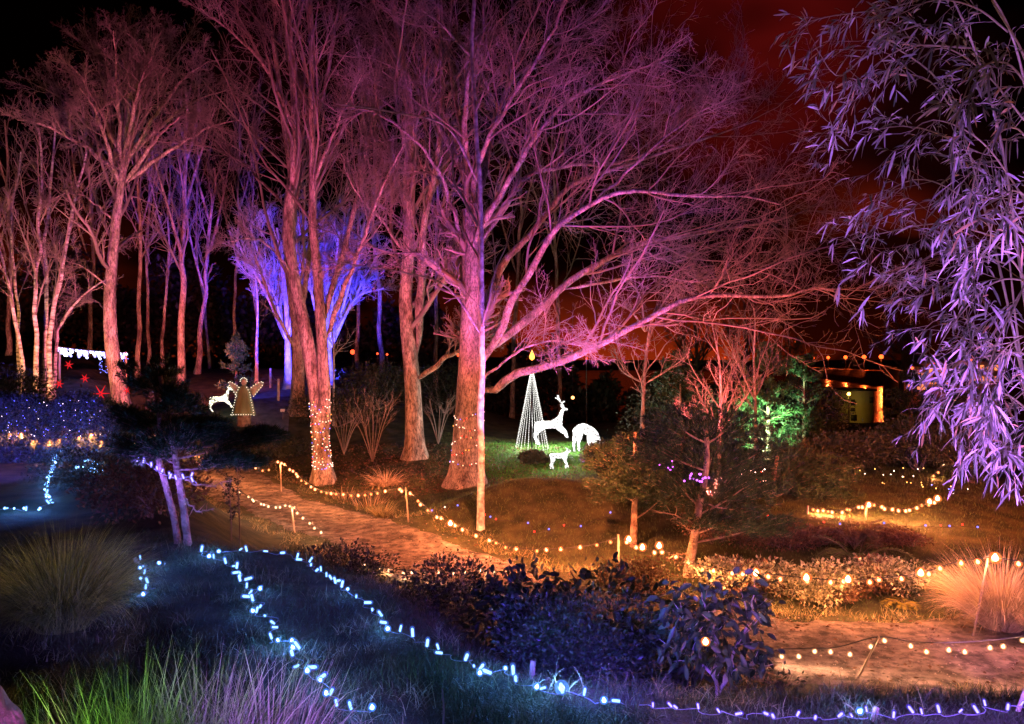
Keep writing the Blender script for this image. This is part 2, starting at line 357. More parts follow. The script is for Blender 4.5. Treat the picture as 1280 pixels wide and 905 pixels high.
def make_path():
    C = spline(np.c_[PATH, np.zeros(len(PATH))], 520)[:, :2]
    T = nrm(np.gradient(C, axis=0)); Nn = np.stack([-T[:, 1], T[:, 0]], 1); M = 15
    s = np.linspace(-1, 1, M); k = np.arange(len(C)) * .09
    w = 1.2 + 0.11 * np.sin(k * 1.1) + 0.08 * np.sin(k * 2.3 + 1) + 0.04 * np.sin(k * 6.1) + 0.025 * np.sin(k * 13.7 + 2)
    w *= np.where(C[:, 0] > 2, 1.0 + .36 * sm(2, 4, C[:, 0]), 1.0)
    P = C[:, None, :] + s[None, :, None] * w[:, None, None] * Nn[:, None, :]
    Z = height(P[..., 0].ravel(), P[..., 1].ravel()).reshape(P.shape[:2]) + 0.025
    Z -= 0.05 * sm(0.9, 1.0, np.abs(s))[None]
    V = np.dstack([P, Z]).reshape(-1, 3); I = np.arange(len(V)).reshape(P.shape[:2])
    F = np.stack([I[:-1, :-1], I[1:, :-1], I[1:, 1:], I[:-1, 1:]], -1).reshape(-1, 4)
    m = noisy('sandy_gravel', (0.12, 0.098, 0.084), (0.27, 0.225, 0.195), 2.2, 0.95, 0.8, 60, detail=14, c3=(0.19, 0.158, 0.136), speck=4.5)
    o = MB().add(V, F).build('path', m); tag(o, kind='structure')
make_path()
def make_water():
    m, nt, b = mat_new('harbour_water'); b.inputs['Base Color'].default_value = (0.006, 0.006, 0.009, 1); b.inputs['Roughness'].default_value = 0.16
    n = nt.nodes.new('ShaderNodeTexNoise'); n.inputs['Scale'].default_value = 0.9
    bp = nt.nodes.new('ShaderNodeBump'); bp.inputs['Strength'].default_value = 0.25; bp.inputs['Distance'].default_value = 0.3
    tc = nt.nodes.new('ShaderNodeTexCoord'); nt.links.new(tc.outputs['Object'], n.inputs['Vector'])
    nt.links.new(n.outputs['Fac'], bp.inputs['Height']); nt.links.new(bp.outputs[0], b.inputs['Normal'])
    o = MB().add([(-900, 74, -3), (1500, 74, -3), (1500, 760, -3), (-900, 760, -3)], np.array([[0, 1, 2, 3]])).build('water', m); tag(o, kind='structure')
make_water()

# ------------------------------------------------------------------ trees
def limb(px_pts, Y0, r0, r1, K=14, jit=0.0):
    """px_pts: (px, py, depth offset) corners; becomes a real 3D limb"""
    P = np.array([W(p[0], p[1], Y0 + (p[2] if len(p) > 2 else 0.0)) for p in px_pts])
    Q = spline(P, K)
    if jit: Q[1:-1] += rng.normal(size=Q[1:-1].shape) * jit
    t = np.linspace(0, 1, K)
    return Q, r0 + (r1 - r0) * t ** 0.85
def flare(Q, R, amount=0.7, h=1.2):
    z = Q[:, 2] - Q[0, 2]; return R * (1 + amount * np.exp(-z / (0.35 * h)))
def make_tree(name, label, limbs, levels, bark, twig, group=None, cat='tree', trunk_sides=12, flare_amt=0.7, twig_min=0.006, first_r=0.42, seed=None, sub=None):
    """trunk with its limbs as one mesh, the finer branching as the crown"""
    global rng
    old = rng
    if seed is not None: rng = np.random.default_rng(seed)
    base = limbs[0][0][0]; gzv = gz(base[0], base[1]); base = np.array([base[0], base[1], gzv])
    root = thing(name, label, cat, base, group)
    mb = MB()
    for i, (Q, R) in enumerate(limbs):
        Q = Q.copy(); R = R.copy()
        if i == 0:
            Q = spline(Q, 40); R = np.interp(np.linspace(0, 1, 40), np.linspace(0, 1, len(R)), R); 
            dz = Q[0, 2] - gzv; Q[:, 2] -= dz * np.exp(-np.arange(40) / 6.0); Q[0, 2] = gzv - 0.15
            R = flare(Q, R, flare_amt)
            V, F = tubes(Q, R, 20)
            C = np.repeat(Q, 20, 0); a = np.tile(np.arange(20), 40) / 20 * 2 * math.pi
            z = V[:, 2] - gzv
            lob = 1 + (0.10 * np.sin(5 * a + 0.6) * np.exp(-np.maximum(z, 0) / 0.9) + 0.035 * np.sin(3 * a + z * 1.7) + 0.02 * np.sin(7 * a - 2.3 * z))
            V = C + (V - C) * lob[:, None]; mb.add(V, F)
        else:
            q = spline(Q, 26); r = np.interp(np.linspace(0, 1, 26), np.linspace(0, 1, len(R)), R); r[:4] *= [.12, .5, .8, .95]
            V, F = tubes(q, r, trunk_sides if R[0] > 0.09 else 7); C = np.repeat(q, trunk_sides if R[0] > 0.09 else 7, 0)
            mb.add(C + (V - C) * (1 + .05 * np.sin(V[:, :1] * 6.1 + V[:, 2:] * 9.3) + .03 * np.sin(V[:, 2:] * 23 + V[:, 1:2] * 7)), F)
    build(mb, 'trunk', bark, root)
    K = 14
    P = np.array([spline(Q, K) for Q, R in limbs]); R = np.array([np.interp(np.linspace(0, 1, K), np.linspace(0, 1, len(r)), r) for q, r in limbs])
    R = np.minimum(R, first_r)
    cr = MB()
    for li, lv in enumerate(levels):
        P, R = grow(P, R, **lv)
        if lv.get('t0', 0) > 0 or True:
            keep = P[:, 0, 2] > gzv + (3.6 if limbs[0][0][-1, 2] > gzv + 6 else 1.0)
            P, R = P[keep], R[keep]
        S = 6 if li == 0 else (4 if li == 1 else 3)
        cr.add(*tubes(P, R, S))
    build(cr, 'crown', twig, root)
    rng = old
    return root

# the great beech
def beech():
    Y0 = 25.0
    D = {}
    L = [limb([(583, 593), (586, 540), (588, 480), (590, 400), (590, 330), (588, 262)], Y0, 0.52, 0.27, 16)]
    def a(pts, r0, r1): L.append(limb(pts, Y0, r0 * .62, r1 * .5, 14, 0.03))
    a([(588, 480, 0), (609, 494, -.3), (637, 470, -.8), (693, 456, -1.6), (733, 438, -2.2), (777, 415, -2.8), (823, 391, -3.2), (861, 373, -3.4), (915, 368, -3.6), (969, 372, -3.5), (1019, 358, -3.2), (1060, 372, -3)], 0.26, 0.04)
    a([(590, 455, 0), (622, 428, .3), (662, 398, .8), (699, 362, 1.3), (746, 332, 1.8), (791, 308, 2.2), (835, 299, 2.6), (908, 285, 3), (966, 278, 3.2), (1010, 262, 3.5)], 0.27, 0.04)
    a([(592, 470, 0), (622, 422, -.4), (636, 380, -.9), (656, 350, -1.4), (680, 307, -2), (710, 274, -2.6), (744, 251, -3), (790, 238, -3.4), (850, 245, -3.8), (922, 246, -4), (976, 256, -4.2)], 0.24, 0.035)
    a([(590, 440, 0), (609, 408, .4), (614, 362, 1), (637, 320, 1.6), (678, 272, 2.4), (714, 232, 3), (747, 217, 3.4), (821, 194, 4), (882, 172, 4.6), (949, 150, 5)], 0.25, 0.035)
    a([(590, 320, 0), (603, 282, -.4), (636, 229, -1.2), (664, 180, -2), (700, 135, -2.6), (760, 100, -3.4), (835, 76, -4)], 0.20, 0.035)
    a([(595, 310, 0), (628, 262, .6), (662, 218, 1.4), (710, 208, 2), (770, 205, 2.6), (830, 180, 3.2), (900, 120, 3.6)], 0.17, 0.03)
    a([(590, 270, 0), (602, 225, .5), (616, 166, 1.4), (632, 112, 2.2), (660, 84, 2.8), (705, 48, 3.4), (760, 10, 4)], 0.22, 0.04)
    a([(588, 275, 0), (577, 216, .6), (562, 180, 1.2), (540, 143, 1.8), (520, 108, 2.3), (490, 62, 3), (466, 10, 3.5)], 0.22, 0.04)
    a([(589, 270, 0), (584, 182, -.4), (579, 133, -.8), (590, 83, -1.2), (602, 30, -1.6), (612, -40, -2)], 0.22, 0.05)
    a([(628, 150, 1.4), (596, 82, .6), (563, 43, 0), (526, 8, -.6), (500, -40, -1)], 0.11, 0.03)
    a([(580, 300, 0), (563, 252, -.8), (548, 215, -1.5), (510, 168, -2.4), (470, 142, -3.2), (425, 133, -4)], 0.14, 0.025)
    a([(585, 245, 0), (545, 222, 1), (505, 214, 2), (455, 236, 3)], 0.10, 0.02)
    a([(590, 270, 0), (600, 200, -1.2), (640, 120, -2.6), (680, 60, -3.6), (720, -20, -4.6)], 0.17, 0.04)
    a([(592, 250, 0), (570, 120, 1.8), (555, 40, 2.8), (548, -50, 3.6)], 0.16, 0.04)
    a([(700, 362, 1.3), (760, 352, .6), (810, 345, 0), (870, 352, -.5), (930, 340, -.8), (985, 335, -1)], 0.09, 0.02)
    a([(600, 480, 0), (618, 462, -1), (650, 438, -1.8), (700, 425, -2.4), (735, 432, -3), (775, 420, -3.4)], 0.09, 0.02)
    a([(791, 308, 2.2), (840, 330, 2), (885, 365, 1.8)], 0.06, 0.02)
    a([(744, 251, -3), (800, 200, -3.2), (860, 150, -3.5), (930, 110, -3.8)], 0.09, 0.02)
    a([(590, 380, 0), (560, 350, -1), (530, 320, -2.2), (480, 318, -3.4), (420, 330, -4.4)], 0.08, 0.015)
    lev = [dict(n=14, t0=.30, t1=1, ang=(25, 58), ratio=.46, K=9, up=.08, wig=.14, rr=.42, rmin=.015),
           dict(n=10, t0=.12, t1=1, ang=(28, 62), ratio=.52, K=7, up=.06, wig=.18, rr=.5, rmin=.0075),
           dict(n=6, t0=.12, t1=1, ang=(28, 62), ratio=.56, K=5, up=.05, wig=.19, rr=.55, rmin=.005),
           dict(n=2, t0=.15, t1=1, ang=(28, 60), ratio=.62, K=4, up=.04, wig=.19, rr=.7, rmin=.0035)]
    make_tree('beech_tree', 'huge bare beech with low limbs sweeping far to the right over the lit deer', L, lev, BARK, TWIG, flare_amt=0.55, seed=5)
beech()

LEV_M = [dict(n=14, t0=.24, t1=1, ang=(25, 55), ratio=.42, K=9, up=.12, wig=.13, rr=.38, rmin=.010),
         dict(n=7, t0=.15, t1=1, ang=(28, 60), ratio=.52, K=6, up=.08, wig=.16, rr=.52, rmin=.0075),
         dict(n=6, t0=.12, t1=1, ang=(30, 60), ratio=.58, K=5, up=.06, wig=.18, rr=.58, rmin=.0045),
         dict(n=2, t0=.15, t1=1, ang=(30, 60), ratio=.65, K=4, up=.05, wig=.18, rr=.7, rmin=.0035)]
def orange_tree():
    Y0 = 29.0; L = [limb([(519, 573), (517, 500), (512, 440), (507, 380), (510, 320), (512, 262), (510, 205), (514, 150), (500, 60), (490, -10)], Y0, 0.34, 0.09, 16)]
    def a(pts, r0, r1): L.append(limb(pts, Y0, r0 * .78, r1 * .6, 14, 0.03))
    a([(521, 445, 0), (526, 345, -.3), (531, 262, -.6), (545, 200, -1), (553, 110, -1.5), (548, 10, -2)], 0.24, 0.06)
    a([(522, 475, 0), (545, 456, -.8), (576, 436, -1.8), (612, 420, -3)], 0.15, 0.06)
    a([(526, 390, 0), (551, 358, .8), (578, 338, 1.8), (612, 292, 3)], 0.13, 0.04)
    a([(512, 270, 0), (490, 200, .8), (465, 120, 1.6), (440, 40, 2.2)], 0.13, 0.03)
    a([(510, 320, 0), (470, 270, -1), (440, 230, -2), (425, 190, -3)], 0.08, 0.02)
    a([(532, 260, -.6), (560, 200, .5), (590, 120, 1.5)], 0.10, 0.02)
    make_tree('sycamore_tree', 'orange lit bare tree forking low with a stub limb towards the beech', L, LEV_M, BARK2, TWIG, seed=6)
orange_tree()
def wrapped_tree():
    Y0 = 27.0; L = [limb([(404, 587), (401, 540), (394, 480), (380, 405), (367, 345), (360, 280), (368, 200), (369, 120), (360, 40), (352, -40)], Y0, 0.29, 0.10, 18)]
    def a(pts, r0, r1): L.append(limb(pts, Y0, r0 * .85, r1 * .7, 14, 0.02))
    a([(406, 575, -.05), (406, 520, -.1), (404, 440, -.2), (397, 360, -.3), (391, 260, -.4), (391, 170, -.4), (390, 90, -.5), (388, 10, -.5), (386, -60, -.6)], 0.27, 0.09)
    a([(404, 410, .2), (420, 345, .6), (438, 285, 1), (456, 200, 1.6), (470, 130, 2), (480, 40, 2.6)], 0.15, 0.04)
    a([(405, 430, .2), (430, 362, -.4), (455, 300, -1), (478, 235, -1.8), (505, 180, -2.4)], 0.12, 0.03)
    a([(391, 160, -.4), (372, 90, .3), (340, 45, 1), (300, 0, 1.6)], 0.11, 0.03)
    a([(390, 170, -.4), (410, 90, .4), (420, 20, 1), (428, -40, 1.4)], 0.11, 0.03)
    a([(369, 170, 0), (335, 90, -.8), (295, 45, -1.6), (250, 10, -2.4)], 0.10, 0.025)
    a([(362, 265, 0), (335, 235, .8), (290, 195, 1.8), (240, 178, 2.8)], 0.08, 0.02)
    a([(367, 345, 0), (340, 310, -1), (315, 298, -2), (270, 305, -3)], 0.06, 0.02)
    a([(391, 230, -.4), (425, 150, -1.2), (455, 90, -2)], 0.09, 0.02)
    LEV_U = [dict(n=13, t0=.45, t1=1, ang=(20, 45), ratio=.40, K=9, up=.22, wig=.11, rr=.38, rmin=.010)] + LEV_M[1:]
    make_tree('sycamore_tree', 'twin stemmed bare tree with coloured lights wrapped round its foot', L, LEV_U, BARK2, TWIG, seed=7)
    L = [limb([(372, 524), (373, 460), (370, 400), (362, 330), (366, 240), (352, 130), (340, 40)], 34, 0.30, 0.08, 14)]
    L.append(limb([(372, 420), (385, 330, 1), (395, 240, 1.6), (405, 140, 2)], 34, 0.16, 0.04))
    L.append(limb([(371, 440), (345, 390, -1), (322, 330, -1.6), (318, 320, -2)], 34, 0.10, 0.03))
    make_tree('sycamore_tree', 'shaded leaning tree just behind the twin stemmed wrapped tree', L, LEV_M[:3], BARK2, TWIG, seed=8)
wrapped_tree()
def left_tree():
    Y0 = 32.0; L = [limb([(155, 528), (147, 475), (138, 420), (139, 340), (146, 270), (153, 215), (158, 150), (162, 80)], Y0, 0.34, 0.07, 16)]
    def a(pts, r0, r1): L.append(limb(pts, Y0, r0 * .68, r1 * .6, 14, 0.03))
    for e in [(22, 150, -2.6), (48, 108, 1.8), (80, 75, -1.2), (112, 52, 2.4), (142, 38, -2.2), (172, 32, 1.2), (204, 36, -1.0), (236, 50, 2.6), (262, 76, -2.4), (284, 112, 1.0), (300, 150, -1.4), (60, 150, 3.0), (240, 140, -3.2), (150, 70, 3.4), (190, 70, -3.4), (100, 110, -3.4)]:
        sx = 152 + (e[0] - 155) * .06; sy = 232 - random.uniform(0, 46); mx = sx + (e[0] - sx) * .42; my = sy + (e[1] - sy) * .52
        a([(sx, sy, 0), (mx, my - 4, e[2] * .4), (sx + (e[0] - sx) * .75, sy + (e[1] - sy) * .82 - 5, e[2] * .75), e], .15, .03)
    a([(140, 275, 0), (112, 248, -1), (84, 242, -1.8), (55, 256, -2.4)], 0.08, 0.02)
    a([(138, 360, 0), (112, 338, -.8), (80, 325, -1.6), (40, 318, -2.2)], 0.06, 0.015)
    a([(140, 395, 0), (118, 376, .8), (100, 372, 1.2), (85, 380, 1.6)], 0.06, 0.015)
    LEV_D = [dict(n=13, t0=.38, t1=1, ang=(22, 55), ratio=.34, K=8, up=.06, wig=.14, rr=.45, rmin=.011, shrink=.35), dict(n=8, t0=.15, t1=1, ang=(28, 60), ratio=.5, K=6, up=.05, wig=.17, rr=.52, rmin=.008),
             dict(n=6, t0=.12, t1=1, ang=(30, 60), ratio=.56, K=5, up=.04, wig=.18, rr=.58, rmin=.006), dict(n=3, t0=.15, t1=1, ang=(30, 60), ratio=.6, K=4, up=.03, wig=.18, rr=.7, rmin=.0045)]
    make_tree('oak_tree', 'tall pink lit tree with a domed bare crown standing behind the hedge', L, LEV_D, BARK2, TWIG, seed=9)
left_tree()

def birches():
    specs = [([(45, 486), (44, 400), (47, 320), (52, 240), (48, 160)], .10, 30.0, 'pale slender birch stem standing upright in the far left clump'),
             ([(60, 490), (63, 405), (80, 320), (96, 240), (108, 190)], .11, 30.6, 'orange brown birch of the left clump leaning right towards the tall tree'),
             ([(34, 480), (20, 400), (4, 330), (-14, 260)], .09, 29.6, 'pale birch stem leaning left out of the frame'),
             ([(52, 486), (58, 380), (57, 300), (66, 210), (70, 150)], .10, 31.2, 'whitest birch stem in the middle of the left clump'),
             ([(68, 488), (74, 410), (103, 370), (132, 350)], .08, 31.8, 'small birch bending sharply right beside the blue icicle lights'),
             ([(24, 470), (22, 380), (14, 280), (26, 190)], .08, 32.5, 'thin birch at the back of the far left clump')]
    lev = [dict(n=9, t0=.25, t1=1, ang=(18, 42), ratio=.36, K=7, up=.22, wig=.10, rr=.5, rmin=.010),
           dict(n=6, t0=.15, t1=1, ang=(22, 50), ratio=.55, K=5, up=.10, wig=.15, rr=.6, rmin=.008),
           dict(n=5, t0=.15, t1=1, ang=(25, 55), ratio=.6, K=4, up=.05, wig=.17, rr=.65, rmin=.006)]
    for i, (pts, r, Y, lab) in enumerate(specs):
        make_tree('birch_tree', lab, [limb(pts, Y, r, r * .3, 14, .03)], lev, BIRCH, TWIG, 'birches at the far left', trunk_sides=8, flare_amt=.2, seed=20 + i)
birches()

def woodland():
    lev = [dict(n=8, t0=.35, t1=1, ang=(20, 48), ratio=.30, K=7, up=.2, wig=.10, rr=.5, rmin=.012),
           dict(n=6, t0=.2, t1=1, ang=(25, 55), ratio=.55, K=5, up=.10, wig=.15, rr=.6, rmin=.009),
           dict(n=5, t0=.15, t1=1, ang=(25, 55), ratio=.6, K=4, up=.05, wig=.17, rr=.65, rmin=.007)]
    specs = [(172, 468, 165, 120, .13, 42, 'dim woodland tree nearest the right side of the tall pink tree'),
             (185, 470, 192, 160, .11, 47, 'slim woodland tree second right of the tall pink tree'),
             (203, 476, 212, 190, .10, 44, 'thin crooked woodland tree above the dark pine crown'),
             (226, 500, 232, 110, .20, 40, 'thickest reddish trunk in the wood above the dark pine'),
             (246, 492, 268, 210, .16, 43, 'woodland tree leaning right beside the small lit deer'),
             (262, 480, 246, 150, .10, 50, 'far thin woodland tree leaning left behind the small lit deer'),
             (292, 470, 300, 140, .12, 52, 'woodland tree over the blue conifer beside the ramp'),
             (112, 470, 104, 130, .14, 46, 'woodland tree seen between the birches and the tall pink tree'),
             (322, 470, 318, 170, .12, 54, 'far woodland tree left of the blue lit tree'),
             (448, 470, 452, 120, .14, 50, 'far woodland tree right of the blue lit tree'),
             (478, 480, 470, 90, .15, 46, 'reddish woodland tree left of the orange lit trunk'),
             (545, 470, 556, 100, .14, 48, 'far woodland tree seen between orange trunk and beech'),
             (640, 500, 652, 150, .16, 50, 'far woodland tree rising behind the cone of lights'),
             (700, 500, 690, 120, .16, 54, 'far woodland tree behind the limbs above the leaping deer'),
             (10, 470, 6, 150, .14, 44, 'dim woodland tree at the left edge behind the birches')]
    for i, (x0, y0, x1, y1, r, Y, lab) in enumerate(specs):
        m = (x0 + x1) / 2 + random.uniform(-8, 8)
        pts = [(x0, y0), (x0 * .6 + m * .4, y0 * .7 + y1 * .3), (m, (y0 + y1) / 2), (x1, y1)]
        L = [limb(pts, Y, r, r * .3, 14, .04)]
        for k in range(3):
            t = .45 + .15 * k; px = x0 + (x1 - x0) * t; py = y0 + (y1 - y0) * t; s = random.choice((-1, 1))
            L.append(limb([(px, py), (px + s * 14, py - 50, s * .8), (px + s * random.uniform(20, 45), py - 130, s * 1.6)], Y, r * .5, r * .15))
        make_tree('woodland_tree', lab, L, lev, BARK2, TWIG, 'thin trees of the wood behind the garden', trunk_sides=8, flare_amt=.4, seed=40 + i)
woodland()

def blue_trees():
    lev = [dict(n=13, t0=.15, t1=1, ang=(20, 48), ratio=.42, K=7, up=.2, wig=.12, rr=.5, rmin=.014),
           dict(n=7, t0=.12, t1=1, ang=(25, 55), ratio=.55, K=5, up=.10, wig=.15, rr=.6, rmin=.011),
           dict(n=8, t0=.12, t1=1, ang=(25, 55), ratio=.6, K=4, up=.05, wig=.17, rr=.7, rmin=.008)]
    wb = noisy('bark_white', (0.22, 0.21, 0.22), (0.45, 0.44, 0.44), 4, 0.7, 0.3)
    wt = noisy('pale_twig_bark', (0.16, 0.15, 0.16), (0.32, 0.31, 0.32), 1, 0.8)
    Y = 38.5
    L = [limb([(360, 500), (360, 450), (358, 390), (352, 330), (346, 285)], Y, .2, .05)]
    for e in [(312, 280, -1), (334, 260, 1), (372, 272, -.6), (318, 335, -1.5), (392, 290, .8), (300, 310, .6)]:
        L.append(limb([(359, 430), ((359 + e[0]) / 2 + 2, 365, e[2] / 2), (e[0], e[1], e[2])], Y, .09, .03))
    make_tree('blue_lit_tree', 'blue lit pale tree left of the twin trunks beside the ramp', L, lev, wb, wt, 'pale trees lit blue', seed=61)
    L = [limb([(412, 490), (411, 440), (410, 390), (408, 330), (404, 285)], Y + .5, .2, .05)]
    for e in [(432, 268, 1), (456, 278, -1), (474, 315, .6), (424, 290, -1.2), (395, 272, 1), (466, 345, 1.4), (376, 290, -1), (480, 360, -.8), (445, 300, .4)]:
        L.append(limb([(411, 440), ((411 + e[0]) / 2 - 2, 375, e[2] / 2), (e[0], e[1], e[2])], Y + .5, .10, .03))
    make_tree('blue_lit_tree', 'blue white lit tree fanning out just right of the twin trunks', L, lev, wb, wt, 'pale trees lit blue', seed=62)
    make_tree('blue_lit_tree', 'small blue lit tree with drooping twigs beyond the small conifer',
              [limb([(321, 470), (321, 430), (322, 380), (318, 330)], 40, .09, .03)], lev, wb, wt, 'pale trees lit blue', seed=63)
    make_tree('blue_lit_tree', 'thin pale sapling in front of the blue fan right of the twin trunks',
              [limb([(417, 472), (417, 430), (414, 395), (426, 365)], 33, .045, .02), limb([(417, 420), (428, 396), (440, 385)], 33, .03, .01)], lev[:2], wb, wt, 'pale trees lit blue', seed=64)
blue_trees()

def thin_trees():
    lev = [dict(n=8, t0=.3, t1=1, ang=(30, 65), ratio=.22, K=7, up=.1, wig=.12, rr=.4, rmin=.008),
           dict(n=4, t0=.2, t1=1, ang=(30, 60), ratio=.6, K=5, up=.06, wig=.16, rr=.6, rmin=.006),
           dict(n=3, t0=.2, t1=1, ang=(30, 60), ratio=.6, K=4, up=.05, wig=.17, rr=.7, rmin=.005)]
    pole = noisy('bark_lichened', (0.16, 0.13, 0.13), (0.55, 0.52, 0.52), 7, 0.8, 0.5, 30)
    L = [limb([(601, 646), (601, 560), (602, 450), (602, 330), (600, 240), (594, 160), (590, 60), (596, -60)], 19, .088, .04, 16, .01)]
    L.append(limb([(601, 290), (580, 250, .3), (567, 225, .5), (566, 180, .8)], 19, .05, .02))
    L.append(limb([(602, 420), (560, 360, -.6), (500, 340, -1.2), (400, 325, -2)], 19, .03, .008))
    L.append(limb([(598, 230), (560, 160, -.6), (490, 140, -1.4), (420, 130, -2)], 19, .04, .01))
    make_tree('slender_tree', 'slender straight trunk on the grass mound in front of the beech', L, lev, pole, TWIG, flare_amt=.25, seed=70)
    lev2 = [dict(n=7, t0=.2, t1=1, ang=(22, 45), ratio=.5, K=7, up=.16, wig=.12, rr=.55, rmin=.010),
            dict(n=5, t0=.15, t1=1, ang=(25, 55), ratio=.6, K=5, up=.10, wig=.16, rr=.6, rmin=.008),
            dict(n=4, t0=.2, t1=1, ang=(25, 55), ratio=.6, K=4, up=.06, wig=.17, rr=.7, rmin=.006)]
    L = [limb([(802, 560), (804, 500), (808, 440), (814, 402), (822, 380)], 26, .075, .03)]
    for e in [(776, 462, 770, 440, 1), (846, 455, 862, 440, -1), (800, 370, 780, 345, .6), (835, 370, 852, 350, -.6), (790, 390, 765, 375, -1), (838, 395, 862, 388, 1)]:
        L.append(limb([(806, 480 if e[1] > 440 else 415), (e[0], e[1], e[4] / 2), (e[2], e[3], e[4])], 26, .04, .015))
    make_tree('young_tree', 'pinkish young bare tree with curled branches right of the lit deer', L, lev2, BARK, TWIG, seed=71)
    L = [limb([(898, 556), (900, 520), (901, 480), (898, 445), (890, 405)], 22, .055, .02)]
    for e in [(880, 505, 868, 480, .5), (866, 525, 846, 512, -.6), (918, 490, 930, 460, .7), (926, 505, 945, 478, -.6), (912, 470, 920, 452, 0)]:
        L.append(limb([(899, 540), (e[0], e[1], e[4] / 2), (e[2], e[3], e[4])], 22, .035, .012))
    make_tree('young_tree', 'small lilac lit bare tree standing just left of the green lit conifer', L, lev2, BARK, TWIG, seed=72)
    L = [limb([(945, 560), (944, 500), (942, 450), (944, 405), (942, 385)], 24, .06, .02)]
    for e in [(930, 470, 912, 425, .5), (918, 445, 902, 410, -.5), (956, 470, 966, 440, .6)]:
        L.append(limb([(943, 500), (e[0], e[1], e[4] / 2), (e[2], e[3], e[4])], 24, .035, .012))
    make_tree('young_tree', 'dim bare young tree rising in front of the green lit conifer', L, lev2, BARK, TWIG, seed=73)
    dk = [dict(n=10, t0=.2, t1=1, ang=(25, 55), ratio=.45, K=7, up=.15, wig=.12, rr=.5, rmin=.02),
          dict(n=7, t0=.15, t1=1, ang=(25, 55), ratio=.55, K=5, up=.08, wig=.15, rr=.6, rmin=.016),
          dict(n=6, t0=.15, t1=1, ang=(25, 55), ratio=.6, K=4, up=.05, wig=.17, rr=.7, rmin=.012)]
    for (x, yb, yt, Y, r, lab, sd) in [(930, 480, 375, 62, .22, 'dark bare tree silhouetted on the red sky beyond the green conifer', 80),
                                       (1126, 482, 405, 56, .2, 'dark bare tree silhouetted between the harbour lights and the bamboo', 81),
                                       (868, 490, 395, 58, .2, 'dark bare tree silhouetted behind the pinkish young tree', 82),
                                       (985, 470, 420, 66, .16, 'low dark bare tree at the left end of the harbour lights', 83)]:
        L = [limb([(x, yb), (x + 1, (yb + yt) / 2 + 20), (x + 3, (yb + yt) / 2), (x, yt)], Y, r, r * .3)]
        for s in (-1, 1):
            L.append(limb([(x, yb - 25), (x + s * 14, (yb + yt) / 2, s), (x + s * 30, yt + 20, 2 * s)], Y, r * .5, r * .15))
            L.append(limb([(x, yb - 40), (x + s * 10, (yb + yt) / 2 - 8, -s), (x + s * 17, yt + 6, -2 * s)], Y, r * .5, r * .15))
        make_tree('bare_tree', lab, L, dk, TWIG_DARK, TWIG_DARK, 'dark trees before the harbour', trunk_sides=8, seed=sd)
thin_trees()
# ------------------------------------------------------------------ leaves, blades, plants
def leafset(mb, C, D, Ln, Wd, fold=0.22, big=False, droop=0.0, N=None):
    """folded leaves; D points from stalk to tip"""
    n = len(C); D = nrm(D); Ln = np.broadcast_to(Ln, (n,))[:, None]; Wd = np.broadcast_to(Wd, (n,))[:, None]
    if N is None: N = rng.normal(size=(n, 3)) + np.array([0, 0, 0.8])
    S = nrm(np.cross(D, N)); U = np.cross(S, D)
    dn = np.array([[0, 0, -1.0]]) * droop
    if not big:
        V = np.stack([C, C + D * Ln * .45 + S * Wd * .5 + U * Wd * fold + dn * Ln * .2, C + D * Ln + dn * Ln, C + D * Ln * .45 - S * Wd * .5 + U * Wd * fold + dn * Ln * .2], 1)
        i = np.arange(n)[:, None] * 4
        F = np.concatenate([i + np.array([[0, 2, 1]]), i + np.array([[0, 3, 2]])])
    else:
        def pt(t, w, u): return C + D * Ln * t + S * Wd * w + U * Wd * u + dn * Ln * t * t
        V = np.stack([pt(0, 0, 0), pt(.22, .36, fold * .8), pt(.55, .5, fold), pt(.85, .28, fold * .5), pt(1, 0, 0), pt(.85, -.28, fold * .5), pt(.55, -.5, fold), pt(.22, -.36, fold * .8), pt(.3, 0, 0), pt(.65, 0, 0)], 1)
        i = np.arange(n)[:, None] * 10
        F = [np.concatenate([i + np.array([[0, 8, 1]]), i + np.array([[9, 4, 3]]), i + np.array([[0, 7, 8]]), i + np.array([[9, 5, 4]])]),
             np.concatenate([i + np.array([[8, 9, 2, 1]]), i + np.array([[8, 7, 6, 9]])])]
        F[0] = np.concatenate([F[0], i + np.array([[9, 3, 2]]), i + np.array([[9, 6, 5]])])
    mb.add(V.reshape(-1, 3), F)

def blades(mb, B, D, Ln, Wd, droop, K=5):
    """curved grass blades from base points B"""
    n = len(B); D = nrm(D); Ln = np.broadcast_to(Ln, (n,)); Wd = np.broadcast_to(Wd, (n,)); droop = np.broadcast_to(droop, (n,))
    S = nrm(np.cross(D, np.array([0, 0, 1.0]) + 0.3 * rng.normal(size=(n, 3))))
    P = np.empty((n, K, 3)); P[:, 0] = B; d = D.copy()
    for k in range(1, K):
        d = nrm(d + np.array([0, 0, -1.0]) * (droop * (k / K))[:, None]); P[:, k] = P[:, k - 1] + d * (Ln / (K - 1))[:, None]
    w = np.array([1, .95, .8, .5, .06])[:K] if K == 5 else np.linspace(1, .06, K)
    V = np.stack([P - S[:, None] * (Wd[:, None] * w / 2)[..., None], P + S[:, None] * (Wd[:, None] * w / 2)[..., None]], 2)
    I = np.arange(n * K * 2).reshape(n, K, 2)
    F = np.stack([I[:, :-1, 0], I[:, :-1, 1], I[:, 1:, 1], I[:, 1:, 0]], -1).reshape(-1, 4)
    mb.add(V.reshape(-1, 3), F)

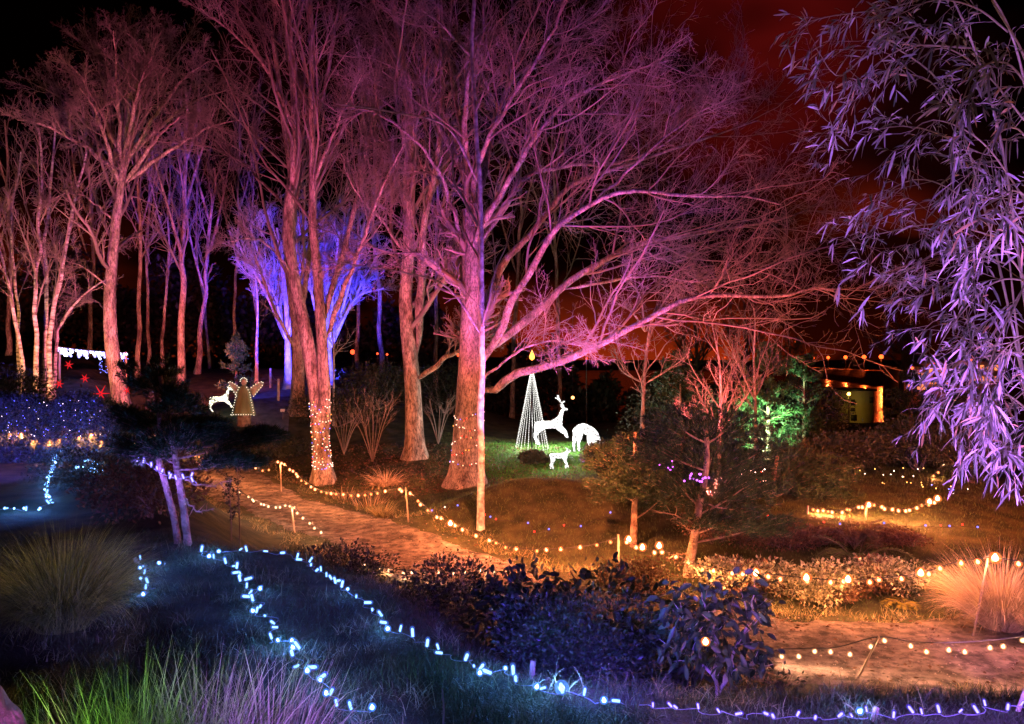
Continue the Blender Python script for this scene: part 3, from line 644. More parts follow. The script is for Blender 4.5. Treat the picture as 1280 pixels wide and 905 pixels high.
def tussock(name, label, cat, base, spread, h, n, mat, width=.008, lean=.9, droop=.35, group=None, stalks=0):
    root = thing(name, label, cat, base, group)
    mb = MB(); th = rng.random(n) * 2 * math.pi; r = np.sqrt(rng.random(n))
    B = np.array(base) + np.stack([np.cos(th) * r * spread * .32, np.sin(th) * r * spread * .32, np.zeros(n)], 1)
    th2 = th + rng.normal(size=n) * .35
    out = lean * (r * .8 + .35 * rng.random(n) ** 2)
    D = np.stack([np.cos(th2) * out, np.sin(th2) * out, np.ones(n)], 1)
    blades(mb, B, D, h * (.45 + .75 * rng.random(n) ** 1.3), width * (.5 + 1.0 * rng.random(n)), droop * (.3 + 1.3 * rng.random(n)), K=7)
    build(mb, 'blades', mat, root)
    return root

def pts_in(n, lobes):
    """points through the outer volume of several ellipsoid lobes"""
    out = []; wts = np.array([l[3] * l[4] * l[5] for l in lobes]) ** .7; wts /= wts.sum()
    k = rng.choice(len(lobes), n, p=wts); Lb = np.array(lobes)[k]
    d = nrm(rng.normal(size=(n, 3))); rad = (0.55 + 0.45 * rng.random(n) ** .6)[:, None] * (1 + .10 * rng.normal(size=(n, 1)))
    return Lb[:, :3] + d * rad * Lb[:, 3:6], d
def shrub(name, label, cat, base, size, n, leaf, mat, lobes=7, group=None, stems=7, stem_mat=None, big=False, gap=.0, mat2=None, frac2=.0, seed=0):
    global rng
    old = rng; rng = np.random.default_rng(1000 + seed)
    base = np.array(base, float); root = thing(name, label, cat, base, group)
    w, d, h = size; L = []
    for i in range(lobes):
        a = i / lobes * 2 * math.pi + rng.random(); q = .25 + .6 * rng.random()
        s = .30 + .22 * rng.random()
        L.append((base[0] + math.cos(a) * q * w * .36, base[1] + math.sin(a) * q * d * .36, base[2] + h * (.28 + .45 * rng.random()), w * s * .8, d * s * .8, h * s * .75))
    L.append((base[0], base[1], base[2] + h * .5, w * .34, d * .34, h * .44))
    sb = MB(); cl = []
    for i in range(stems):
        l = L[i % len(L)]
        tip = np.array(l[:3]) + rng.normal(size=3) * np.array([w, d, h]) * .06
        P = spline([base + np.append(rng.normal(size=2) * .04 * w, -.05), (base + tip) / 2 + rng.normal(size=3) * .05 * w, tip], 7)
        sb.add(*tubes(P, np.linspace(.018, .008, 7) * max(h, .6), 5)); cl.append(P)
    P0 = np.array(cl); R0 = np.repeat(np.linspace(.014, .006, 7)[None] * max(h, .6), len(P0), 0)
    P1, R1 = grow(P0, R0, 7, .25, 1, (25, 65), .6, 5, up=.12, wig=.18, rmin=.003)
    sb.add(*tubes(P1, R1, 4)); build(sb, 'stem', stem_mat or TWIG, root)
    C, dr = pts_in(n, L); keep = C[:, 2] > base[2] + .03
    g = np.sin(C[:, 0] * 7 / w + 1.3 * seed) + np.sin(C[:, 2] * 8 / h + seed) + np.sin(C[:, 1] * 7 / d)
    keep &= g > (-3 + gap * 3)
    C, dr = C[keep], dr[keep]; D = nrm(dr + .7 * rng.normal(size=dr.shape) + np.array([0, 0, .1])); m = len(C)
    ln, wd = leaf; sc = .65 + .7 * rng.random(m)
    if mat2 is not None:
        k2 = (np.sin(C[:, 0] * 5 / w + 2.2 * seed) + np.sin(C[:, 2] * 6 / h) + .5 * rng.normal(size=m)) > (2 - 3.2 * frac2)
        if k2.any():
            a = MB(); leafset(a, C[k2], D[k2], ln * sc[k2], wd * sc[k2], big=big); build(a, 'pale_foliage', mat2, root)
        C, D, sc = C[~k2], D[~k2], sc[~k2]
    fb = MB(); leafset(fb, C, D, ln * sc, wd * sc, big=big, droop=.1 if big else 0); build(fb, 'foliage', mat, root)
    rng = old
    return root

def needle_tree(name, label, trunk, Y, r0, r1, pads, n_each, mat, needle=(.085, .010), bark=PINEBARK, group=None, dead=(), seed=0, dens=1.0):
    """a pine: a bent trunk, branches out to flat pads of needles; pads = (px, py, dY, half width px, half height px)"""
    global rng
    old = rng; rng = np.random.default_rng(2000 + seed)
    Q, R = limb(trunk, Y, r0, r1, 18); g0 = gz(Q[0, 0], Q[0, 1])
    if Q[0, 2] > g0: Q[0, 2] = g0 - .05
    root = thing(name, label, 'tree', (Q[0, 0], Q[0, 1], g0), group)
    mb = MB(); mb.add(*tubes(spline(Q, 36), np.interp(np.linspace(0, 1, 36), np.linspace(0, 1, 18), R) * (1 + .06 * np.sin(np.arange(36) * 1.3)), 12))
    for k, pts in enumerate(dead):
        bb = mb; q, r = limb(pts, Y, r1 * .55, r1 * .18, 12, .012); bb.add(*tubes(q, r, 6))
        p1, rr1 = grow(q[None], r[None], 5, .35, 1, (30, 60), .35, 5, up=.02, wig=.2, rmin=.004); bb.add(*tubes(p1, rr1, 4))
    br = mb; nb = MB()
    for (px, py, dY, hw, hh) in pads:
        c = W(px, py, Y + dY); a, h = hw / FPX * Y, hh / FPX * Y
        j = np.argmin(np.abs(Q[:, 2] - (c[2] - h * 1.2))); s = Q[j]
        P = spline([s, (s + c) / 2 + np.array([0, 0, -.04]), c], 8); br.add(*tubes(P, np.linspace(r1 * .6, .01, 8), 5))
        m = int(n_each * dens * 1.9)
        tips = c + nrm(rng.normal(size=(m, 3))) * (rng.random((m, 1)) ** .45) * np.array([a, a * .9, h])
        tips[:, 2] += .25 * h * np.sin(tips[:, 0] * 9 + tips[:, 1] * 7)
        st = tips - nrm(tips - s) * .12
        br.add(*tubes(np.stack([st, tips], 1), np.full((m, 2), .004), 3))
        k = 34; T = np.repeat(tips, k, 0) - np.repeat(nrm(tips - s), k, 0) * (rng.random((m * k, 1)) * .11)
        D = np.repeat(nrm(tips - s), k, 0) * .5 + rng.normal(size=(m * k, 3)) * .6 + np.array([0, 0, .35])
        leafset(nb, T, D, needle[0] * (.6 + .8 * rng.random(m * k)), needle[1], fold=.1)
    build(mb, 'trunk', bark, root); build(nb, 'foliage', mat, root)
    rng = old
    return root
def conifer(name, label, x, Y, h, w, n, mat, group=None, seed=0, lean=0, leaf=(.16, .045)):
    global rng
    old = rng; rng = np.random.default_rng(3000 + seed)
    z = gz(x, Y); root = thing(name, label, 'tree', (x, Y, z), group)
    T = np.array([[x + lean * t * h, Y, z - .1 + t * h] for t in np.linspace(0, 1, 8)])
    mb = MB().add(*tubes(T, np.linspace(.045 * h ** .6, .01, 8), 8))
    nb = 46; t = np.sort(rng.random(nb)) ** .8 * .93 + .05; a = rng.random(nb) * 6.283; ln = w * .5 * (1 - t) ** .75 * (.65 + .6 * rng.random(nb)) + .08
    S0 = np.stack([x + lean * t * h, np.full(nb, Y), z + t * h], 1); D = np.stack([np.cos(a), np.sin(a), .25 + .5 * t], 1)
    P = np.stack([S0 + D * (ln * q)[:, None] + np.array([0, 0, -.12]) * (ln * q * q)[:, None] for q in np.linspace(0, 1, 6)], 1)
    R = np.linspace(.016, .004, 6)[None] * np.ones((nb, 1))
    P1, R1 = grow(P, R, 6, .15, 1, (25, 60), .45, 4, up=.08, wig=.14, rmin=.003)
    mb.add(*tubes(P, R, 4)); mb.add(*tubes(P1, R1, 3)); build(mb, 'trunk', PINEBARK, root)
    m = n; i = rng.integers(0, len(P1), m); u = rng.random(m); k = np.minimum((u * 3).astype(int), 2); f = (u * 3 - k)[:, None]
    C = P1[i, k] * (1 - f) + P1[i, k + 1] * f; d = P1[i, k + 1] - P1[i, k]
    fb = MB(); leafset(fb, C, nrm(d) + .8 * rng.normal(size=(m, 3)), leaf[0] * (.6 + .8 * rng.random(m)), leaf[1], fold=.15); build(fb, 'foliage', mat, root)
    rng = old
    return root
def fern(name, label, base, n, length, mat, group=None, upright=.9, cat='fern', seed=0, width=.22):
    global rng
    old = rng; rng = np.random.default_rng(4000 + seed)
    base = np.array(base, float); root = thing(name, label, cat, base, group); fb = MB(); sb = MB()
    for i in range(n):
        a = i / n * 6.283 + rng.random() * .7; d = np.array([math.cos(a), math.sin(a), upright + .5 * rng.random()]); d /= np.linalg.norm(d)
        K = 12; P = [base.copy()]; L = length * (.7 + .5 * rng.random())
        for k in range(1, K): d = d + np.array([0, 0, -.13 - .02 * k * 0.6]); d /= np.linalg.norm(d); P.append(P[-1] + d * L / (K - 1))
        P = np.array(P); sb.add(*tubes(P, np.linspace(.007, .002, K), 4))
        Q = spline(P, 34)[5:]; T = nrm(np.gradient(Q, axis=0)); S = nrm(np.cross(T, [0, 0, 1.0])); t = np.linspace(0.1, 1, len(Q))
        ln = L * width * np.sin(np.pi * np.clip(t * .9 + .08, 0, 1)) + .01
        for sgn in (-1, 1):
            leafset(fb, Q, S * sgn + .35 * T + .1 * rng.normal(size=Q.shape), ln, .028 * L + .006, fold=.1, N=np.repeat(np.array([[0, 0, 1.0]]), len(Q), 0) + .2 * T)
    build(sb, 'stalks', TWIG, root); build(fb, 'fronds', mat, root)
    rng = old
    return root

# ---- lawn and bank grass, seed-fine and uncountable
def lawn():
    n = 90000
    px = rng.random(n) * 1500 - 110; Y = 3.2 + 8.2 * rng.random(n) ** 1.2
    x = (px - CX) / FPX * Y; e, _ = seg_dist(x, Y, PLAT, True); ins = inside(x, Y, PLAT); d, s = seg_dist(x, Y, PATH, False)
    clump = np.sin(x * 3.1 + 1) * np.sin(Y * 2.7) + np.sin(x * 7.3 + Y * 5.1) * .6 + .5 * rng.normal(size=n)
    keep = (d > 1.75) & (clump > -.7)
    x, Y, clump = x[keep], Y[keep], clump[keep]; m = len(x); B = np.stack([x, Y, height(x, Y) - .01], 1)
    mb = MB(); h = (.05 + .075 * rng.random(m)) * (1 + .5 * np.clip(clump, 0, 1.4))
    blades(mb, B, np.concatenate([rng.normal(size=(m, 2)) * .55, np.ones((m, 1))], 1), h, .006, .35, K=4)
    o = mb.build('bank_grass', GRASS); tag(o, 'short dark grass covering the near bank under the cool lights', 'grass', kind='stuff')
    n = 130000
    x = rng.uniform(-9, 13, n); Y = rng.uniform(11, 33, n); d, s = seg_dist(x, Y, PATH, False); e, _ = seg_dist(x, Y, PLAT, True)
    keep = (d * s > 1.35) & ((Y < 27) | (np.abs(x - 2) < 5))
    x, Y = x[keep], Y[keep]; m = len(x); mb = MB(); B = np.stack([x, Y, height(x, Y) - .01], 1)
    blades(mb, B, np.concatenate([rng.normal(size=(m, 2)) * .6, np.ones((m, 1))], 1), .05 + .07 * rng.random(m), .010, .3, K=3)
    o = mb.build('lawn_grass', LAWN); tag(o, 'mown grass of the mound and the lawn beyond the path', 'grass', kind='stuff')
    n = 42000; x = rng.uniform(-1.6, 6.2, n); Y = rng.uniform(23.6, 33, n); e = ((x - 2.0) / 4.0) ** 2 + ((Y - 28.4) / 4.6) ** 2; k = e < 1 - .3 * rng.random(n); x, Y = x[k], Y[k]; m = len(x)  # patch of brighter blades: the figures' light on the lawn, put into colour
    mb = MB(); blades(mb, np.stack([x, Y, height(x, Y) - .01], 1), np.concatenate([rng.normal(size=(m, 2)) * .5, np.ones((m, 1))], 1), .07 + .07 * rng.random(m), .014, .3, K=3)
    o = mb.build('lit_lawn_grass', leafy('lit_lawn_tint', (0.03, 0.13, 0.012), (0.10, 0.30, 0.03), trans=0.2)); tag(o, 'grass tinted bright green for the light pool under the deer and the light cone', 'grass', kind='stuff')
    # loose verge tufts at the path's edges
    n = 9000; k = rng.integers(1, len(PATH) - 2, n); t = rng.random(n)[:, None]
    P = PATH[k] * (1 - t) + PATH[k + 1] * t; dv = nrm(PATH[k + 1] - PATH[k]); sd = np.where(rng.random(n) < .5, 1, -1)[:, None]
    P = P + np.stack([-dv[:, 1], dv[:, 0]], 1) * sd * (1.5 + .45 * rng.random((n, 1)) ** 2 + .2 * np.sin(P[:, :1] * 5)); x, Y = P[:, 0], P[:, 1]
    mb = MB(); blades(mb, np.stack([x, Y, height(x, Y)], 1), np.concatenate([rng.normal(size=(n, 2)) * .6, np.ones((n, 1))], 1), .06 + .12 * rng.random(n), .010, .5, K=4)
    o = mb.build('verge_grass', STRAW); tag(o, 'dry straggling grass along both edges of the gravel path', 'grass', kind='stuff')
    n = 5200; k = rng.integers(1, len(PATH) - 2, n); t = rng.random(n)[:, None]; P = PATH[k] * (1 - t) + PATH[k + 1] * t; dv = nrm(PATH[k + 1] - PATH[k])
    P = P + np.stack([-dv[:, 1], dv[:, 0]], 1) * (rng.uniform(-1, 1, (n, 1)) * 1.55); x, Y = P[:, 0], P[:, 1]; C = np.stack([x, Y, height(x, Y) + .028], 1); s = (.006 + .020 * rng.random(n) ** 4)[:, None, None]
    oct_ = np.array([[1, 0, 0], [-1, 0, 0], [0, 1, 0], [0, -1, 0], [0, 0, .7], [0, 0, -.7]]); V = (C[:, None] + oct_[None] * s * (.6 + .8 * rng.random((n, 6, 1)))).reshape(-1, 3)
    f = np.array([[0, 2, 4], [2, 1, 4], [1, 3, 4], [3, 0, 4], [2, 0, 5], [1, 2, 5], [3, 1, 5], [0, 3, 5]]); mb = MB().add(V, (np.arange(n)[:, None, None] * 6 + f[None]).reshape(-1, 3))
    o = mb.build('pebbles', leafy('pebble_stone', (.08, .065, .055), (.34, .29, .25), trans=0, rough=.9), smooth=False); tag(o, 'loose pebbles scattered over the gravel path', 'pebbles', kind='stuff')
    n = 1500; k = rng.integers(1, len(PATH) - 2, n); t = rng.random(n)[:, None]; P = PATH[k] * (1 - t) + PATH[k + 1] * t; dv = nrm(PATH[k + 1] - PATH[k]); u = rng.uniform(-1, 1, (n, 1)); u = np.sign(u) * np.abs(u) ** .6
    P = P + np.stack([-dv[:, 1], dv[:, 0]], 1) * u * 1.6; x, Y = P[:, 0], P[:, 1]; mb = MB(); leafset(mb, np.stack([x, Y, height(x, Y) + .035], 1), np.concatenate([rng.normal(size=(n, 2)), .35 * rng.random((n, 1))], 1), .05 + .04 * rng.random(n), .035)
    o = mb.build('path_litter', BROWNLEAF); tag(o, 'dead leaves blown onto the gravel path', 'leaves', kind='stuff')
    # rank tufts in the bank grass, thickest along its crest
    n = 420; px = rng.random(n) * 1350 - 60; Yc = 3.9 + 6.8 * rng.random(n); xc = (px - CX) / FPX * Yc; e, _ = seg_dist(xc, Yc, PLAT, True); keep = (inside(xc, Yc, PLAT) | (e < .8)); xc, Yc = xc[keep], Yc[keep]; q = 34
    hs = np.repeat(.09 + .15 * rng.random(len(xc)) ** 2, q); x = np.repeat(xc, q) + rng.normal(size=len(xc) * q) * .07; Y = np.repeat(Yc, q) + rng.normal(size=len(xc) * q) * .07; m = len(x)
    mb = MB(); blades(mb, np.stack([x, Y, height(x, Y) - .01], 1), np.concatenate([rng.normal(size=(m, 2)) * .5, np.ones((m, 1))], 1), hs * (.6 + .7 * rng.random(m)), .006, .5, K=5)
    o = mb.build('bank_tufts', leafy('rank_grass', (.02, .035, .012), (.26, .28, .13), trans=.2)); tag(o, 'rank tufts of paler grass standing out of the near bank', 'grass', kind='stuff')
    n = 5000; x = rng.uniform(-9, 2, n); Y = rng.uniform(24, 31, n); d, s = seg_dist(x, Y, PATH, False); k = (d * s > 1.6); x, Y = x[k], Y[k]; m = len(x)
    mb = MB(); leafset(mb, np.stack([x, Y, height(x, Y) + .02], 1), np.concatenate([rng.normal(size=(m, 2)), .5 * rng.random((m, 1))], 1), .09, .05)
    o = mb.build('leaf_litter', BROWNLEAF); tag(o, 'fallen brown leaves under the trees', 'leaves', kind='stuff')
lawn()

# ---- near left: tussocks, boulder, sapling pine
tussock('tussock_grass', 'large round tussock of olive and bronze blades left of the cool lights', 'ornamental grass', onG(80, 7.3), .7, .92, 6500, OLIVE, .0075, .78, .5)
tussock('tussock_grass', 'small violet lit tussock cut by the left edge behind the big round one', 'ornamental grass', onG(2, 7.9), .5, .5, 900, STRAW, .007, 1.0, .4)
for (px, Y, s, h, n, lab) in [(62, 4.0, .8, .62, 800, 'green lit clump of upright grass nearest the left corner'),
                              (160, 4.2, .8, .66, 800, 'yellow green clump of tall grass with a few long stalks at the bottom left'),
                              (255, 4.4, .8, .62, 700, 'violet grey clump of grass between the green clumps and the purple one'),
                              (335, 4.6, .8, .54, 700, 'purple lit clump of grass at the bottom edge beside the cool lights')]:
    tussock('grass_clump', lab, 'ornamental grass', onG(px, Y), s, h * 1.2, n, STRAW, .0105, .5, .3, group='tall grasses along the bottom edge')
def boulder():
    bm = bmesh.new(); bmesh.ops.create_icosphere(bm, subdivisions=5, radius=1)
    for v in bm.verts:
        p = v.co; f = 1 + .08 * math.sin(3 * p.x + 1) * math.sin(4 * p.y) + .05 * math.sin(7 * p.z + 2 * p.x) + .015 * math.sin(17 * p.x) * math.sin(15 * p.z)
        v.co = Vector((p.x * .34 * f, p.y * .4 * f, p.z * .36 * f))
    me = bpy.data.meshes.new('boulder'); bm.to_mesh(me); bm.free()
    me.polygons.foreach_set('use_smooth', [True] * len(me.polygons))
    me.materials.append(noisy('pale_stone', (.25, .22, .2), (.5, .45, .42), 5, .85, .5, 30))
    o = bpy.data.objects.new('boulder', me); COL.objects.link(o); o.location = (-2.33, 3.15, 2.60)
    tag(o, 'smooth stone lit magenta in the bottom left corner', 'boulder')
boulder()
def bare_stalk(px, py, Y, tip, lab):
    b = onG(px, Y); e = W(tip[0], tip[1], Y); P = spline([b, (b + e) / 2 + np.array([.01, .02, 0]), e], 8)
    mb = MB().add(*tubes(P, np.linspace(.008, .005, 8), 6)); s = nrm((P[-1] - P[0])[None])[0]
    t = rng.random(26); C = P[2] * (1 - t[:, None]) + P[-1] * t[:, None]; leafset(mb, C, nrm(rng.normal(size=(26, 3))) + s, .02, .008)
    o = mb.build('dry_stalk', TWIG); tag(o, lab, 'plant stalk')
bare_stalk(552, 905, 5.2, (553, 862), 'upright dry stalk standing in the grass at the bottom centre')
bare_stalk(573, 905, 5.1, (594, 884), 'dry stalk leaning right in the grass at the bottom centre')

needle_tree('pine_tree', 'two stemmed young pine with violet lit stems and dark cloud like needle pads', [(236, 692), (230, 640), (222, 590), (213, 540), (205, 500), (200, 470)], 10.4, .055, .03,
            [(190, 470, .2, 44, 26), (225, 500, -.2, 40, 20), (165, 520, .3, 34, 20), (212, 548, -.3, 48, 22), (300, 548, .3, 44, 14), (296, 574, -.2, 46, 12), (335, 545, .4, 30, 10), (170, 560, .1, 36, 16), (268, 535, 0, 34, 14), (238, 530, .5, 30, 15)],
            60, NEEDLE, seed=1, dead=[[(231, 600), (258, 607, .1), (292, 600, .2)], [(222, 580), (200, 572), (176, 575)], [(228, 620), (250, 640), (268, 636)]])
def second_stem():
    root = [o for o in bpy.data.objects if o.name == 'pine_tree'][0]
    q, r = limb([(224, 692), (218, 650), (208, 610), (198, 570), (200, 530), (196, 490)], 10.5, .05, .03, 18)
    q[0, 2] = gz(q[0, 0], q[0, 1]) - .05
    build(MB().add(*tubes(q, r, 12)), 'trunk', PINEBARK, root)
second_stem()
shrub('shrub', 'dark russet shrub between the pine stems and the big tussock', 'shrub', onG(185, 12.5), (2.0, 1.8, 1.25), 3800, (.07, .035), BROWNLEAF, gap=.3, seed=1)
shrub('shrub', 'low dark shrub right of the pine stems above the gravel path', 'shrub', onG(420, 11.6), (1.9, 1.2, .75), 4200, (.05, .028), DARKLEAF, seed=2)
shrub('shrub', 'low dark bush sloping down to the cool lights left of the blue bush', 'shrub', onG(555, 10.3), (1.7, 1.2, .95), 4200, (.05, .028), DARKLEAF, seed=3)
shrub('shrub', 'dark shrub just below the lights at the back left of the lawn', 'shrub', onG(130, 14.5), (2.4, 1.6, .8), 3400, (.06, .03), DARKLEAF, seed=4)
def sapling(label, px_pts, Y, seed):
    global rng
    old = rng; rng = np.random.default_rng(seed)
    q, r = limb(px_pts, Y, .014, .006, 12); q[0, 2] = gz(q[0, 0], q[0, 1]) - .03
    root = thing('sapling', label, 'sapling', (q[0, 0], q[0, 1], q[0, 2]), 'saplings by the path')
    mb = MB().add(*tubes(q, r, 6)); p, rr = grow(q[None], r[None], 9, .35, 1, (35, 70), .25, 5, up=.1, wig=.12, rmin=.004); mb.add(*tubes(p, rr, 4)); build(mb, 'stem', TWIG, root)
    C = p.reshape(-1, 3)[1:]; C = np.repeat(C, 4, 0); fb = MB(); leafset(fb, C, rng.normal(size=C.shape), .06, .028); build(fb, 'foliage', DARKLEAF, root); rng = old
sapling('taller leafy sapling in front of the lower string of path lights', [(300, 672), (299, 640), (297, 600), (295, 560)], 14.5, 5)
sapling('shorter sapling left of the taller one beside the pine stems', [(289, 690), (289, 650), (287, 620), (288, 596)], 13.6, 6)
fern('fern', 'green fern standing on the bank edge beside the path lights', onG(497, 11.6), 7, .62, FERN, seed=1)

# ---- centre: blue bush, camellias, bank plants
shrub('bush', 'dense dark blue lit bush in the bottom centre behind the brightest light', 'bush', onG(712, 7.5), (1.75, 1.3, 1.0), 12000, (.044, .022), HEDGELEAF, gap=.3, lobes=10, stems=12, seed=10)
shrub('camellia', 'broad dark camellia above the blue bush with glossy leaves catching orange', 'bush', onG(735, 9.2), (2.2, 1.3, 1.65), 2300, (.10, .05), CAMELLIA, big=True, seed=11, gap=.25)
shrub('camellia', 'low glossy camellia at the left end of the camellia row', 'bush', onG(645, 9.6), (1.1, .9, 1.35), 900, (.11, .055), CAMELLIA, big=True, seed=12, gap=.2)
shrub('rhododendron', 'leafy rhododendron bridging the broad camellia and the small standing one', 'bush', onG(815, 8.0), (1.1, .9, 1.45), 1100, (.11, .055), CAMELLIA, big=True, seed=13, gap=.25)
def small_camellia():
    global rng
    old = rng; rng = np.random.default_rng(77); Y = 6.7
    b = onG(893, Y); root = thing('camellia', 'small standing camellia with a forked blue lit stem and one warm bulb', 'bush', b)
    mb = MB(); stems = []
    for pts, r0 in [([(893, 905), (897, 868), (893, 845), (872, 826), (850, 815)], .026), ([(896, 872), (908, 850), (920, 838), (950, 828)], .018), ([(893, 845), (896, 815), (890, 780), (880, 750)], .018), ([(905, 855), (915, 820), (935, 780), (940, 750)], .014), ([(872, 826), (860, 790), (852, 765)], .012)]:
        q, r = limb([(p[0], p[1], random.uniform(-.12, .12) if i > 1 else 0) for i, p in enumerate(pts)], Y, r0, .008, 14, .004)
        mb.add(*tubes(q, r, 8)); stems.append(q)
    P = np.array(stems); R = np.full(P.shape[:2], .009); p, rr = grow(P, R, 9, .35, 1, (30, 75), .5, 5, up=.12, wig=.15, rmin=.003); mb.add(*tubes(p, rr, 4))
    build(mb, 'stem', noisy('grey_bark', (.2, .18, .16), (.45, .42, .38), 8, .7, .4, 40), root)
    C = np.repeat(p[:, 2:].reshape(-1, 3), 7, 0) + rng.normal(size=(len(p) * 21, 3)) * .07; c0 = W(893, 770, Y)
    C = C[np.linalg.norm((C - c0) / np.array([.62, .62, .46]), axis=1) < 1]
    fb = MB(); leafset(fb, C, rng.normal(size=C.shape) + .6 * nrm(C - c0) + np.array([0, 0, -.2]), (.05 + .075 * rng.random(len(C))), .026 + .032 * rng.random(len(C)), big=True, droop=.05 + .4 * rng.random((len(C), 1)), fold=.15); build(fb, 'foliage', CAMELLIA, root); rng = old
small_camellia()
shrub('low_shrub', 'low wiry violet lit shrub at the foot of the small camellia', 'shrub', onG(950, 6.9), (.7, .5, .36), 700, (.04, .018), HEDGELEAF, stems=14, seed=14)

# ---- right border along the path
shrub('border_shrub', 'pale variegated shrub lit orange at the left end of the right border', 'shrub', onG(925, 14.3), (1.5, 1.0, .62), 3000, (.075, .042), PALELEAF, mat2=BROWNLEAF, frac2=.45, group='border shrubs right of the path', seed=20)
shrub('border_shrub', 'cream leaved shrub under the fern fronds in the right border', 'shrub', onG(1030, 14.0), (1.7, 1.1, .72), 3600, (.07, .04), PALELEAF, mat2=BROWNLEAF, frac2=.4, group='border shrubs right of the path', seed=21)
shrub('border_shrub', 'twiggy pale shrub beside the brightest warm bulb of the right border', 'shrub', onG(1100, 14.3), (1.4, 1.0, .68), 2800, (.07, .036), PALELEAF, mat2=BROWNLEAF, frac2=.5, group='border shrubs right of the path', seed=22)
shrub('border_shrub', 'low brown shrub between the lit pine trunk and the camellia', 'shrub', onG(800, 14.5), (1.7, 1.0, .65), 2600, (.055, .03), BROWNLEAF, group='border shrubs right of the path', seed=23)
shrub('border_shrub', 'brown leafed shrub behind the pale border shrubs', 'shrub', onG(985, 16.6), (2.6, 1.2, .42), 4200, (.06, .03), BROWNLEAF, gap=.2, group='border shrubs right of the path', seed=24)
shrub('border_shrub', 'rounded purple brown shrub behind the twiggy pale one', 'shrub', onG(1110, 16.8), (1.8, 1.2, .42), 4200, (.05, .026), BROWNLEAF, group='border shrubs right of the path', seed=25)
shrub('border_shrub', 'dim shrub on the slope between the pine trunk and the border', 'shrub', onG(905, 17.2), (2.0, 1.2, .75), 3200, (.06, .03), BROWNLEAF, gap=.2, group='border shrubs right of the path', seed=26)
fern('fern', 'yellow fern hanging over the path below the brightest warm bulb', onG(1128, 13.9), 10, .5, YELLOWFERN, seed=2, upright=.45, width=.3)
fern('fern', 'small yellow green fern glowing at the left of the fern fronds', onG(1028, 14.2), 8, .42, YELLOWFERN, seed=3, width=.3, upright=.8)
fern('fern', 'yellow topped fern at the foot of the lit pine trunk', onG(805, 13.2), 9, .5, YELLOWFERN, seed=4, width=.3, upright=.8)
fern('fern', 'tall brown fern with long arching fronds in the right border', onG(1072, 15.6), 9, 1.35, FERN, seed=5, upright=1.1, width=.11)
fern('cordyline', 'dark purple spiky plant behind the arching fern', onG(1068, 16.4), 16, 1.3, BROWNLEAF, seed=6, upright=1.7, width=.06, cat='plant')
tussock('tussock_grass', 'big straw tussock lit orange at the right end of the string of bulbs', 'ornamental grass', onG(1252, 12.6), .8, 1.25, 4600, REDSTRAW, .010, .95, .38)
tussock('tussock_grass', 'small dry tussock at the left verge of the path by the first lights', 'ornamental grass', onG(478, 21.2), .5, .5, 500, STRAW, .012, .9, .4)
tussock('reed_clump', 'pink lit heap of dry stems between the orange trunk and the twin trunks', 'dry grass', onG(482, 25.8), 1.1, .75, 420, REDSTRAW, .02, 1.5, .5)
tussock('reed_clump', 'sparse pale spikes of dry grass below the heap of stems', 'dry grass', onG(462, 23.6), 1.3, .42, 90, REDSTRAW, .02, .8, .15)
tussock('reed_clump', 'sparse pale shoots beside the foot of the wrapped twin trunks', 'dry grass', onG(430, 24.6), 1.1, .4, 70, REDSTRAW, .02, .8, .15)

# ---- pines and conifers right of centre
needle_tree('pine_tree', 'pine with an orange lit bent lower trunk and bare snapped branches', [(860, 712), (868, 672), (874, 632), (881, 598), (884, 560), (880, 520)], 15.4, .10, .04,
            [(845, 600, .3, 70, 26), (930, 610, -.2, 62, 26), (890, 570, .4, 66, 26), (820, 560, 0, 60, 24), (950, 565, .5, 50, 24), (905, 650, -.3, 62, 13), (960, 655, .3, 50, 14), (845, 530, -.2, 54, 24), (915, 530, .2, 56, 22)],
            75, NEEDLE, seed=2, needle=(.10, .013), dead=[[(870, 655), (845, 645, -.1), (818, 638, -.2)], [(876, 628), (905, 636), (932, 640, .2)], [(872, 668), (852, 655), (842, 646)], [(862, 690), (846, 694), (834, 700)]])
needle_tree('pine_tree', 'dark pine with an orange lit straight foot left of the bent pine', [(792, 672), (793, 640), (794, 600), (794, 540)], 17.5, .085, .04,
            [(760, 575, .2, 36, 20), (795, 592, -.2, 56, 22), (830, 620, .3, 46, 24), (770, 610, -.3, 46, 18), (800, 560, .3, 44, 20), (840, 585, .1, 40, 22)], 70, NEEDLE, seed=3, needle=(.10, .014))
needle_tree('pine_tree', 'dim pine with a reddish trunk behind the border shrubs', [(966, 640), (965, 615), (968, 590), (972, 570)], 20, .10, .04,
            [(950, 592, .3, 46, 16), (1000, 602, -.2, 56, 18), (1005, 578, .4, 40, 16), (1040, 590, 0, 40, 18), (930, 612, -.4, 46, 16), (1030, 618, .2, 46, 14)], 70, NEEDLE, seed=4, needle=(.11, .016))
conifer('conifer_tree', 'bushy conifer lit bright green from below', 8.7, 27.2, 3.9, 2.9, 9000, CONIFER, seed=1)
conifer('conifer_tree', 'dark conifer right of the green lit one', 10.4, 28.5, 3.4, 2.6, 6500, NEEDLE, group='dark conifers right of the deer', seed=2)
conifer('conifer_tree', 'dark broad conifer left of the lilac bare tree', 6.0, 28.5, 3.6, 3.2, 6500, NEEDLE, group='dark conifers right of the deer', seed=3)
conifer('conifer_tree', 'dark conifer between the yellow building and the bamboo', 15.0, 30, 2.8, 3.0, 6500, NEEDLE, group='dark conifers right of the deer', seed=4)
conifer('conifer_tree', 'dark wide evergreen beneath the right end of the harbour lights', 17.2, 31, 3.4, 3.0, 6500, NEEDLE, group='dark conifers right of the deer', seed=5)
